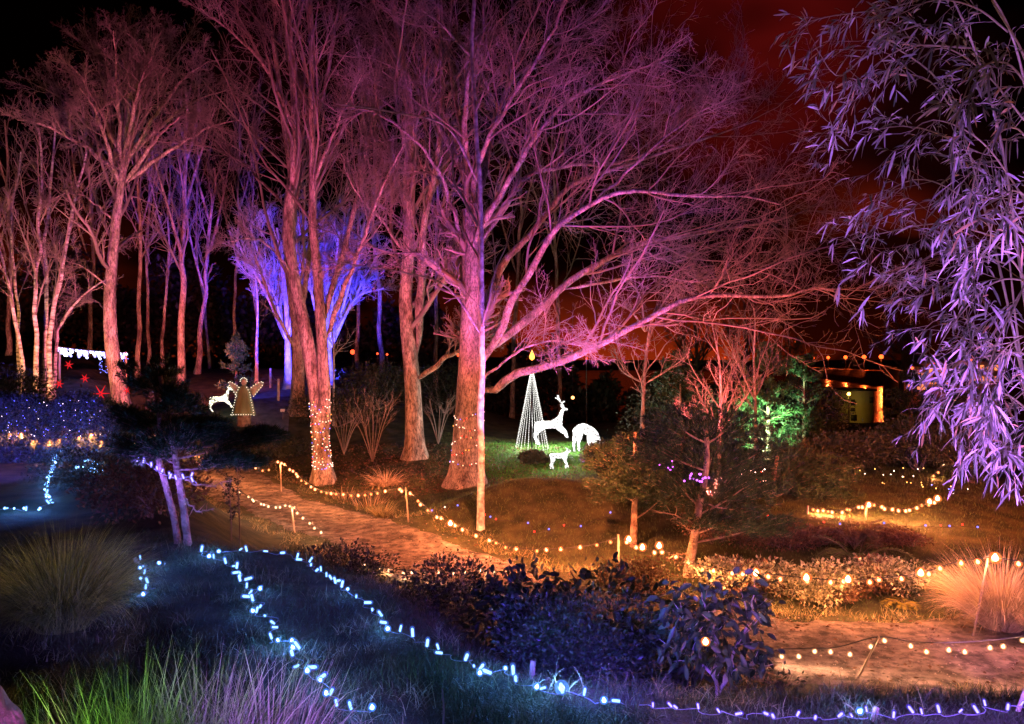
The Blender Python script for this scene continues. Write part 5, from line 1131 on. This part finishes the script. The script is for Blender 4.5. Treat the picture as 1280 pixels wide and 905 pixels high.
def pricks(label, box, n, Y, mats, seed, r=.014):
    r_ = random.Random(seed); pts = [(r_.uniform(box[0], box[2]), r_.uniform(box[1], box[3])) for _ in range(n)]; pts.sort()
    P = np.array([W(x, y, Y + r_.uniform(-.5, .5)) for x, y in pts]); root = thing('fairy_lights', label, 'string lights', P[0]); cable_mesh(P, .004, CABLE, 'cable', root)
    ms = [ico(r, 1, 'bulb', m) for m in mats]
    for p in P: child('bulb', r_.choice(ms), root, p)
pricks('tiny warm and white fairy lights scattered over the far shrubs at the right', (1030, 585, 1160, 628), 70, 22.2, [WHI_F, YEL_F, YEL_F], 1)
pricks('tiny white fairy lights in the shrub under the drooping bamboo', (1150, 605, 1212, 645), 42, 21.2, [WHI_F, BLUE_F, YEL_F], 2)
pricks('purple fairy lights in the crown of the bent pine', (855, 592, 886, 603), 16, 15.0, [PUR], 3, .02)
pricks('tiny red fairy lights right of the bent pine', (925, 585, 960, 605), 14, 19, [RED_F, WHI_F], 4)
pricks('tiny purple lights on the left side of the bent pine', (824, 575, 842, 588), 6, 15.2, [PUR], 5)
pricks('blue sparkles of fairy lights over the face of the long hedge', (-5, 500, 128, 548), 96, 19.5, [BLUE_F, BLUE_F, WHI_F], 6, .008)
pricks('white lights on the lawn right of the grazing deer', (768, 552, 784, 558), 5, 28.5, [VIOLED], 7, .02)

# icicle lights, red stars
def icicles():
    Y = 36; a, b = W(74, 434, Y), W(157, 441, Y); root = thing('icicle_lights', 'blue white icicle lights hung in a long bar behind the tall pink tree', 'icicle lights', (a + b) / 2)
    Q = spline([a, (a + b) / 2 + np.array([0, 0, -.04]), b], 40); cable_mesh(Q, .012, PALECABLE, 'cable', root); r_ = random.Random(4); n = 0
    ms = [ico(.06, 1, 'bulb', VIOLED), ico(.06, 1, 'bulb', glow('icicle_white', (.55, .6, 1.0), 6))]
    for k in range(34):
        p = along(Q, [k / 33 * np.linalg.norm(b - a)])[0][0]; m = r_.choice((1, 2, 3, 4)) if k < 26 else r_.choice((1, 2, 3))
        for j in range(m):
            if n < 98: child('bulb', r_.choice(ms), root, p + np.array([r_.uniform(-.04, .04), r_.uniform(-.05, .05), -.06 - .09 * j])); n += 1
    lamp_light((a + b) / 2 + np.array([0, -.8, -.3]), (.14, .10, 1), 160, root)
    for i, x in enumerate((a, b)):
        o = MB().add(*tubes(np.array([[x[0], Y + .03, gz(x[0], Y) - .1], [x[0], Y + .03, x[2] + .05]]), np.array([.05, .045]), 8, caps=True)).build('light_post', STAKE)
        tag(o, ('post at the left end of the bar of icicle lights', 'post at the right end of the bar of icicle lights')[i], 'post')
icicles()
pricks('dim blue net of lights hanging below the right end of the icicle bar', (124, 446, 160, 466), 60, 34.5, [BLUE_F], 9, .014)
STAR = glow('red_star', (1.0, .02, .03), .9)
def star(px, py, Y, lab, s=.13, rot=0):
    mb = MB()
    for k in range(6):
        a = k / 6 * 6.283 + rot; d = np.array([math.cos(a), 0, math.sin(a)]); mb.add(*tubes(np.stack([d * .02, d * s * .5, d * s]), np.array([.022, .013, .004]), 6, caps=True))
    o = mb.build('light_star', STAR); o.location = W(px, py, Y); tag(o, lab, 'star lamp', 'red stars in the bush behind the hedge')
for a in [(86, 456, 22.3, 'red star lamp hanging highest under the icicle lights'), (74, 480, 22.2, 'red star lamp hanging lowest at the left'), (106, 473, 22.2, 'red star lamp hanging in the middle of the group'), (126, 492, 22, 'biggest brightest red star lamp beside the tall pink trunk', .26), (159, 488, 24, 'faint red star lamp right of the tall pink trunk', .13)]: star(*a, rot=a[0] * .1)

# ------------------------------------------------------------------ lit figures
def rope_lights(name, col):
    m = glow(name, col, 4); nt = m.node_tree; e = nt.nodes['Emission']; v = nt.nodes.new('ShaderNodeTexVoronoi'); v.inputs['Scale'].default_value = 17; tc = nt.nodes.new('ShaderNodeTexCoord'); r = nt.nodes.new('ShaderNodeMapRange')
    r.inputs['From Min'].default_value = .15; r.inputs['From Max'].default_value = .65; r.inputs['To Min'].default_value = 5; r.inputs['To Max'].default_value = .55
    nt.links.new(tc.outputs['Object'], v.inputs['Vector']); nt.links.new(v.outputs['Distance'], r.inputs['Value']); nt.links.new(r.outputs[0], e.inputs['Strength']); return m
DEERM = rope_lights('deer_lights', (1.0, .98, .95)); DEERM2 = rope_lights('warm_deer_lights', (1.0, .93, .70))
def skin_mesh(name, verts, edges, radii, mat, levels=2):
    me = bpy.data.meshes.new(name); me.from_pydata([tuple(v) for v in verts], edges, []); o = bpy.data.objects.new(name, me); COL.objects.link(o)
    m = o.modifiers.new('s', 'SKIN'); m.use_smooth_shade = True; sd = o.modifiers.new('d', 'SUBSURF'); sd.levels = levels; sd.render_levels = levels
    for i, r in enumerate(radii): me.skin_vertices[0].data[i].radius = (r, r)
    me.skin_vertices[0].data[0].use_root = True
    dg = bpy.context.evaluated_depsgraph_get(); ev = bpy.data.meshes.new_from_object(o.evaluated_get(dg)); bpy.data.objects.remove(o)
    ev.materials.clear(); ev.materials.append(mat); ev.name = name; return ev
def deer(label, loc, rotz, s, pose, mat, antlers=True):
    """x forward, z up, unit about one metre at the shoulder"""
    V = []; E = []; R = []
    def j(p, r, par=None):
        V.append(p); R.append(r)
        if par is not None: E.append((par, len(V) - 1))
        return len(V) - 1
    if pose == 'leap':
        hip = j((-.38, 0, .88), .15); mid = j((0, 0, .86), .135, hip); sh = j((.34, 0, .92), .145, mid)
        n1 = j((.46, 0, 1.14), .085, sh); n2 = j((.52, 0, 1.38), .062, n1); h1 = j((.60, 0, 1.50), .068, n2); h2 = j((.76, 0, 1.44), .034, h1)
        for y in (-1, 1):
            a = j((.46, .09 * y, .70 - .05 * y), .07, sh); b = j((.66, .10 * y, .56 - .05 * y), .042, a); j((.74, .10 * y, .34), .03, b)
            a = j((-.46, .10 * y, .64), .085, hip); b = j((-.56, .10 * y, .42), .042, a); c = j((-.44 - .04 * y, .10 * y, .14), .03, b); j((-.34, .10 * y, .08), .026, c)
        j((-.55, 0, .98), .035, hip)
    elif pose == 'graze':
        hip = j((-.36, 0, .84), .15); mid = j((0, 0, .88), .15, hip); sh = j((.32, 0, .82), .15, mid)
        n1 = j((.52, 0, .72), .09, sh); n2 = j((.64, 0, .52), .07, n1); h1 = j((.66, 0, .36), .07, n2); h2 = j((.64, 0, .18), .04, h1)
        for y in (-1, 1):
            a = j((.30, .10 * y, .52), .065, sh); b = j((.33, .10 * y, .28), .04, a); j((.31, .10 * y, .02), .032, b)
            a = j((-.36, .11 * y, .54), .085, hip); b = j((-.44, .11 * y, .32), .042, a); j((-.40, .11 * y, .02), .032, b)
        j((-.54, 0, .80), .035, hip)
    else:
        hip = j((-.36, 0, .78), .14); mid = j((0, 0, .76), .13, hip); sh = j((.32, 0, .80), .135, mid)
        n1 = j((.44, 0, .94), .085, sh); h1 = j((.52, 0, 1.06), .09, n1); h2 = j((.68, 0, .99), .045, h1)
        for y in (-1, 1):
            a = j((.34, .11 * y, .48), .06, sh); b = j((.42 + .06 * y, .11 * y, .25), .042, a); j((.46 + .1 * y, .11 * y, .02), .034, b)
            a = j((-.38, .12 * y, .48), .08, hip); b = j((-.46, .12 * y, .28), .045, a); j((-.40 - .06 * y, .12 * y, .02), .034, b)
        j((-.56, 0, .86), .035, hip)
    V = [tuple(np.array(v) * s) for v in V]; R = [r * s * 1.18 for r in R]
    root = thing('light_deer', label, 'light figure', loc); root.rotation_euler = (0, 0, rotz)
    o = bpy.data.objects.new('body', skin_mesh('body', V, E, R, mat)); COL.objects.link(o); o.parent = root
    hd = np.array(V[5 if pose in ('leap', 'graze') else 4]); mb = MB()
    if pose == 'graze': up = np.array([.25, 0, .1])
    for y in (-1, 1):
        ear = MB(); d = np.array([-.08, .10 * y, .10]) * s if pose != 'graze' else np.array([.10, .10 * y, .06]) * s
        ear.add(*tubes(np.stack([hd + d * .3, hd + d * .9, hd + d * 1.5]), np.array([.03, .035, .006]) * s, 6, caps=True)); e = ear.build('ear', mat); e.parent = root
        if antlers:
            am = MB(); f = 1.0 if pose == 'leap' else .7
            pts = [hd + np.array(p) * s * f for p in [(.0, .03 * y, .04), (-.08, .10 * y, .20), (-.20, .14 * y, .36), (-.24, .12 * y, .52)]]
            am.add(*tubes(spline(pts, 10), np.full(10, .022 * s), 6, caps=True))
            for b_, t_ in [(1, (.02, .12 * y, .30)), (2, (-.32, .16 * y, .42))]:
                am.add(*tubes(np.stack([pts[b_], hd + np.array(t_) * s * f]), np.array([.02, .014]) * s, 6, caps=True))
            a = am.build('antler', mat); a.parent = root
    return root
deer('tall white leaping deer of lights with antlers beside the cone of lights', onG(686, 31, .02), .12, .98, 'leap', DEERM)
deer('white grazing deer of lights with its head down at the right', onG(731, 29.2, .02), -.9, 1.06, 'graze', DEERM, False)
deer('small white fawn of lights lying low in front of the others', onG(699, 25.2, .02), .15, .56, 'fawn', DEERM, False)
deer('warm white deer of lights up by the winged figure on the left', onG(274, 32.4, .36), .1, .66, 'leap', DEERM2, False)

for q_, w_ in (((686, 30.3), 380), ((726, 28.5), 380), ((699, 24.6), 110), ((664, 28.8), 300), ((276, 32.6), 12)):
    d_ = bpy.data.lights.new('figure_light', 'POINT'); d_.color = (1, .97, .9); d_.energy = w_; d_.shadow_soft_size = .3; o_ = bpy.data.objects.new('figure_light', d_); COL.objects.link(o_); o_.location = tuple(onG(q_[0], q_[1], .75))
def cone_of_lights():
    b = onG(665, 29.8); H = 3.15; root = thing('light_cone_tree', 'tall cone tree of white light strands with an amber tip', 'light tree', b)
    build(MB().add(*tubes(np.array([b, b + np.array([0, 0, H + .1])]), np.array([.025, .018]), 8, caps=True)), 'pole', METAL, root)
    m = glow('strand_lights', (1.0, .97, .9), 2.6)
    apex = b + np.array([0, 0, H])
    for k in range(13):
        a = k / 13 * 6.283 + .1; e = b + np.array([math.cos(a) * .62, math.sin(a) * .62, .05]); mb = MB(); n = 40
        t = np.linspace(0.01, 1, n); C = apex + (e - apex) * t[:, None]; C += rng.normal(size=C.shape) * .006
        oct_ = np.array([[1, 0, 0], [-1, 0, 0], [0, 1, 0], [0, -1, 0], [0, 0, 1], [0, 0, -1]]) * .0125
        V = (C[:, None] + oct_[None]).reshape(-1, 3); f = np.array([[0, 2, 4], [2, 1, 4], [1, 3, 4], [3, 0, 4], [2, 0, 5], [1, 2, 5], [3, 1, 5], [0, 3, 5]])
        F = (np.arange(n)[:, None, None] * 6 + f[None]).reshape(-1, 3); mb.add(V, F); mb.add(*tubes(np.stack([apex, e]), np.array([.004, .004]), 3)); build(mb, 'light_strand', m, root)
    ring = np.array([b + np.array([math.cos(a) * .62, math.sin(a) * .62, .04]) for a in np.linspace(0, 6.283, 33)]); build(MB().add(*tubes(ring, np.full(33, .012), 6)), 'base_ring', METAL, root)
    z = np.array([0, .06, .16, .28, .38]); build(MB().add(*tubes(apex + np.array([0, 0, .18]) + np.stack([0 * z, 0 * z, z], 1), np.array([.02, .09, .10, .05, .005]), 10)), 'tip_lamp', glow('amber_tip', (1, .30, .05), 5), root)
cone_of_lights()
l_ = thing('light_globe', 'single small amber lamp hanging in the dark right of the leaping deer', 'lamp', W(716, 496, 40)); child('bulb', ico(.085, 2, 'bulb', glow('amber_globe', (1, .36, .10), 6)), l_, W(716, 497, 40)); cable_mesh(np.array([W(716, 496, 40), W(716, 380, 40)]), .008, CABLE, 'cable', l_)

def winged_figure():
    Y = 32.2; b = onG(305, Y, .0); b[2] += .35; root = thing('winged_light_figure', 'winged garden figure in a pale draped robe outlined with white lights', 'light figure', b)
    z = np.linspace(0, 1, 14); prof = np.interp(z, [0, .15, .5, .8, .93, 1], [.42, .40, .31, .25, .17, .07]); S = 28; a = np.arange(S) / S * 6.283
    rad = prof[:, None] * (1 + .10 * np.sin(a * 7)[None] * (1.1 - z[:, None])); V = np.stack([b[0] + rad * np.cos(a), b[1] + .75 * rad * np.sin(a), b[2] + np.repeat(z[:, None], S, 1) * 1.2], -1).reshape(-1, 3)
    I = np.arange(14 * S).reshape(14, S); F = np.stack([I[:-1], np.roll(I[:-1], -1, 1), np.roll(I[1:], -1, 1), I[1:]], -1).reshape(-1, 4)
    build(MB().add(V, F), 'robe', noisy('draped_cloth', (.16, .19, .09), (.30, .34, .19), 3, .8, .3, 20, stretch=(1, 1, .2)), root)
    h = ico(.13, 3, 'head', noisy('figure_face', (.35, .28, .2), (.5, .4, .3), 4, .7)); c = child('head', h, root, b + np.array([0, 0, 1.32])); c.scale = (.85, .9, 1.15)
    wm = noisy('wing_cloth', (.38, .34, .26), (.55, .5, .4), 4, .8)
    bl = ico(.022, 1, 'bulb', glow('figure_bulb', (1, .88, .62), 1.6)); n = 0
    for s in (-1, 1):
        o = b + np.array([s * .14, .12, 1.0]); edge = [o, o + np.array([s * .22, .08, .20]), o + np.array([s * .52, .14, .34]), o + np.array([s * .54, .14, .20]), o + np.array([s * .38, .12, -.02]), o + np.array([s * .2, .06, -.25])]
        E = spline(edge, 26); ctr = E.mean(0); up = np.array([0, .025, 0]); V = np.concatenate([E + up, E - up, [ctr + up * 1.6], [ctr - up * 1.6]]); m = len(E); k = np.arange(m); kn = (k + 1) % m
        build(MB().add(V, [np.stack([k, kn, np.full(m, 2 * m)], 1), np.stack([kn + m, k + m, np.full(m, 2 * m + 1)], 1), np.stack([k, k + m, kn + m, kn], 1)]), 'wing', wm, root)
        for p in E[1::2]: child('bulb', bl, root, p + np.array([0, -.05, 0]))
        for q in np.linspace(0, 1, 12): child('bulb', bl, root, b + np.array([s * np.interp(q, [0, .15, .5, .8, 1], [.44, .42, .33, .27, .15]), -.12, q * 1.12]))
    for q in np.linspace(0, 3.14, 8): child('bulb', bl, root, b + np.array([.14 * math.cos(q), -.04, 1.36 + .14 * math.sin(q)]))
    for q in np.linspace(-.4, .4, 9): child('bulb', bl, root, b + np.array([q, -.36, .04]))
    tag(build(MB().add(*tubes(np.array([[b[0], b[1], b[2] - .5], [b[0], b[1], b[2] + .1]]), np.array([.30, .26]), 14, caps=True)), 'plinth', PINEBARK, root))
winged_figure()

# ramp with its posts
def ramp():
    C = np.array([W(332, 506, 32), W(338, 490, 38), W(341, 474, 46), W(342, 462, 54)]); C[:, 2] = height(C[:, 0], C[:, 1]) + .04; Q = spline(C, 30); V = []
    for p, w in zip(Q, np.linspace(.9, 1.3, 30)):
        for u in np.linspace(-1, 1, 5): V.append((p[0] + u * w, p[1], gz(p[0] + u * w, p[1]) + .05))
    I = np.arange(150).reshape(30, 5); F = np.stack([I[:-1, :-1], I[:-1, 1:], I[1:, 1:], I[1:, :-1]], -1).reshape(-1, 4)
    o = MB().add(V, F).build('ramp_path', noisy('tarred_ramp', (.10, .10, .12), (.2, .2, .23), 3, .9, .4, 30)); tag(o, kind='structure')
    wp = noisy('pale_post', (.4, .38, .36), (.65, .62, .6), 5, .8)
    for (px, Y, t, lab) in [(348, 35, 1.0, 'pale post nearest the foot of the blue ramp'), (338, 39, 1.0, 'pale post halfway up the blue ramp')]:
        b = onG(px, Y); o = MB().add(*tubes(np.array([b - [0, 0, .1], b + [0, 0, t * .5], b + [0, 0, t]]), np.array([.06, .06, .055]), 8, caps=True)).build('fence_post', wp); tag(o, lab, 'post', 'posts beside the ramp')
    a, b = onG(348, 35, .9), onG(338, 39, .9); o = MB().add(*tubes(spline([a, (a + b) / 2 - [0, 0, .15], b], 10), np.full(10, .012), 5)).build('rope', PALECABLE); tag(o, 'slack rope strung between the two posts of the ramp', 'rope')
    b = onG(353.5, 33); root = thing('garden_sign', 'tiny pale sign on a short stick at the foot of the ramp', 'sign', b); build(MB().add(*tubes(np.array([b - [0, 0, .1], b + [0, 0, .42]]), np.array([.015, .015]), 6)), 'stick', STAKE, root)
    bm = bmesh.new(); bmesh.ops.create_cube(bm, size=1); bmesh.ops.scale(bm, vec=(.19, .02, .13), verts=bm.verts); bmesh.ops.bevel(bm, geom=bm.edges, offset=.004, segments=1); me = bpy.data.meshes.new('board'); bm.to_mesh(me); bm.free(); me.materials.append(plain('white_paint', (.75, .75, .78), .5)); child('board', me, root, b + np.array([0, -.03, .42]))
ramp()
spot('flood_ramp', (-11.6, 33.2, 4.6), (-12.6, 40, 2.9), (.14, .12, 1.0), 500, 75)

# ------------------------------------------------------------------ harbour
SOD = glow('sodium_lamp', (1.0, .10, .015), 4.5); SODY = glow('yellow_lamp', (1.0, .55, .07), 14)
def boxmb(mb, c, s, rz=0):
    x, y, z = np.array(s) / 2; V = np.array([[-x, -y, -z], [x, -y, -z], [x, y, -z], [-x, y, -z], [-x, -y, z], [x, -y, z], [x, y, z], [-x, y, z]]); cs, sn = math.cos(rz), math.sin(rz)
    V = V @ np.array([[cs, sn, 0], [-sn, cs, 0], [0, 0, 1]]) + np.array(c); return mb.add(V, np.array([[0, 3, 2, 1], [4, 5, 6, 7], [0, 1, 5, 4], [1, 2, 6, 5], [2, 3, 7, 6], [3, 0, 4, 7]]))
def harbour():
    a, b = np.array([W(985, 455, 560)[0], 560.0]), np.array([W(1118, 463, 250)[0], 250.0]); d = (b - a) / np.linalg.norm(b - a); L = np.linalg.norm(b - a); rz = math.atan2(d[1], d[0]); c = (a + b) / 2
    mb = MB(); boxmb(mb, (c[0], c[1], -1.0), (L, 9, 4.4), rz); o = mb.build('quay', noisy('quay_stone', (.25, .22, .2), (.42, .38, .34), .4, .9), smooth=False); tag(o, 'long stone quay crossing the harbour under the street lamps', 'quay')
    mb = MB(); nn = np.array([-d[1], d[0]]); q = c + nn * -4.2; boxmb(mb, (q[0], q[1], 1.30), (L, .4, .2), rz); o = mb.build('quay_wall', noisy('parapet_stone', (.3, .26, .22), (.48, .42, .36), .4, .9), smooth=False); tag(o, 'low parapet along the near edge of the quay', 'wall')
    fac = ['first lamp from the left end of the quay', 'second quay lamp from the left', 'third quay lamp from the left', 'fourth quay lamp from the left', 'last quay lamp before the dark tree', 'quay lamp half hidden by the dark bare tree']
    lb = ico(.75, 2, 'lamp_head', SOD)
    for i, (px, Y) in enumerate([(1004, 505), (1030, 432), (1051, 380), (1073, 334), (1094, 296), (1108, 268)]):
        p = np.array([(px - CX) / FPX * Y, Y]); t = (p - a) @ d; p = a + d * t; p3 = np.array([p[0], p[1], 1.2]); h = 3.6 + Y * .0032
        root = thing('street_lamp', fac[i], 'street lamp', p3, 'street lamps on the quay'); build(MB().add(*tubes(np.array([p3, p3 + [0, 0, h * .6], p3 + [0, 0, h]]), np.array([.14, .11, .08]), 6)), 'pole', METAL, root); child('lamp_head', lb, root, p3 + np.array([0, 0, h + .3])); lamp_light(p3 + np.array([0, 0, h - .5]), (1, .10, .015), 16000, root)
    shb = ico(.9, 1, 'lamp_head', glow('far_lamp', (1, .10, .02), 3.5)); r_ = random.Random(3)
    for i, (px, py, Y) in enumerate([(864, 450, 700), (906, 447, 640), (918, 445, 660), (930, 449, 680), (944, 451, 700), (958, 450, 690), (965, 452, 720),  (994, 427, 900), (1002, 427, 905), (872, 449, 650), (1170, 450, 300), (1190, 445, 280), (1216, 452, 320), (1228, 446, 300)]):
        p = W(px, py, Y); g = gz(p[0], p[1]); base = np.array([p[0], p[1], max(g, -3)]); 
        root = thing('shore_lamp', 'faint red lamp seen as a point on the far shore', 'street lamp', base, 'lamps on the far shore'); build(MB().add(*tubes(np.array([base, p]), np.array([.15, .1]), 5)), 'pole', METAL, root); c = child('lamp_head', shb, root, p); s = .55 * Y / 600 * r_.uniform(.6, 1.2); c.scale = (s, s, s)
harbour()
def wood_lamps():
    m = glow('wood_lamp', (1, .07, .02), 4)
    for (px, py, r, lab) in [(441, 441, .15, 'brightest red lamp glimpsed between the twin trunks and the orange trunk'), (472, 443, .07, 'small red lamp right of the brightest one in the wood'), (484, 444, .07, 'small red lamp nearest the orange trunk in the wood'), (573, 445, .09, 'long red lamp glimpsed in the gap left of the beech'), (733, 449, .06, 'tiny orange lamp in the dark beneath the lowest beech limb')]:
        p = W(px, py, 51); base = np.array([p[0], p[1], gz(p[0], p[1])]); root = thing('lamp_post', lab, 'street lamp', base); build(MB().add(*tubes(np.array([base, p]), np.array([.06, .04]), 6)), 'pole', METAL, root); child('lamp_head', ico(r, 2, 'lamp_head', m), root, p + np.array([0, -.05, .05]))
wood_lamps()
def yellow_building():
    Y = 68; x0, x1 = W(1062, 0, Y)[0], W(1092, 0, Y)[0]; zt = W(0, 489, Y)[2]; zb = gz((x0 + x1) / 2, Y) - .3; xm = (x0 + x1) / 2; root = thing('boat_shed', 'flat roofed building with a yellow lit wall behind the lamp post', 'building', (xm, Y + 3, zb + .3))
    mb = MB(); boxmb(mb, (xm, Y + 3, (zt + zb) / 2), (x1 - x0, 6, zt - zb)); build(mb, 'wall', noisy('rendered_wall', (.42, .38, .26), (.6, .55, .4), .8, .9), root, False)
    mb = MB(); boxmb(mb, (xm, Y + 3, zt + .1), (x1 - x0 + .4, 6.4, .16)); build(mb, 'roof', METAL, root, False)
    dm = plain('dark_opening', (.03, .03, .035), .4)
    for (px, py, w, h) in [(1066, 503, .35, .5), (1066, 512, .35, .3), (1067, 522, .5, .5), (1089, 500, .3, .5)]:
        c = W(px, py, Y); mb = MB(); boxmb(mb, (c[0], Y - .03, c[2]), (w, .08, h)); wd = build(mb, 'window', dm, root, False)
    b = onG(1061, 64); root = thing('lamp_post', 'yellow street lamp in front of the boat shed', 'street lamp', b); top = W(1061, 494, 64); build(MB().add(*tubes(np.array([b, (b + top) / 2, top]), np.array([.08, .06, .05]), 8)), 'pole', STAKE, root); child('lamp_head', ico(.14, 2, 'lamp_head', SODY), root, top + np.array([0, 0, .1])); lamp_light(top + np.array([0, .3, -.2]), (1, .58, .06), 130, root)
    Y = 92
    for (pa, pb, pt, lab, k) in [(1134, 1157, 462, 'low quayside building with a row of lit windows left of the bamboo', 4), (1160, 1188, 455, 'quayside building with red lit front half hidden by the bamboo', 4), (1205, 1250, 452, 'quayside building behind the bamboo sprays at the right', 5)]:
        xa, xb, zt = W(pa, 0, Y)[0], W(pb, 0, Y)[0], W(0, pt, Y)[2]; zb = gz(xa, Y); zb = min(zb, -3.2); root = thing('quayside_building', lab, 'building', ((xa + xb) / 2, Y + 3, zb), 'buildings on the quayside')
        mb = MB(); boxmb(mb, ((xa + xb) / 2, Y + 3, (zt + zb) / 2), (xb - xa, 6, zt - zb)); build(mb, 'wall', noisy('brick_front', (.22, .13, .1), (.36, .22, .17), 1.2, .9), root, False)
        mb = MB(); z0 = zt; mb.add(np.array([[xa - .2, Y - .3, z0], [xb + .2, Y - .3, z0], [xb + .2, Y + 6.3, z0], [xa - .2, Y + 6.3, z0], [xa - .2, Y + 3, z0 + 1.1], [xb + .2, Y + 3, z0 + 1.1]]), [np.array([[0, 1, 5, 4], [2, 3, 4, 5], [0, 3, 2, 1]]), np.array([[0, 4, 3], [1, 2, 5]])]); build(mb, 'roof', METAL, root, False)
        wm = glow('lit_window', (1, .28, .08), 1.6)
        for i in range(k):
            for rr in (0, 1): mb = MB(); boxmb(mb, (xa + (i + .5) * (xb - xa) / k, Y - .02, zt - .7 - 1.3 * rr), (.42, .06, .6)); build(mb, 'window', wm, root, False)
        lp = np.array([xa - .4, Y - 2.0, 0]); lp[2] = max(gz(lp[0], lp[1]), -3); root = thing('street_lamp', ('quayside lamp before the low building', 'quayside lamp between the two lit buildings', 'quayside lamp deep behind the bamboo')[[1134, 1160, 1205].index(pa)], 'street lamp', lp); t = np.array([lp[0], lp[1], zt + .2])
        build(MB().add(*tubes(np.array([lp, t]), np.array([.08, .06]), 6)), 'pole', METAL, root); child('lamp_head', ico(.16, 2, 'lamp_head', SOD), root, t); lamp_light(t + np.array([0, -.3, -.3]), (1, .17, .03), 200, root)
yellow_building()
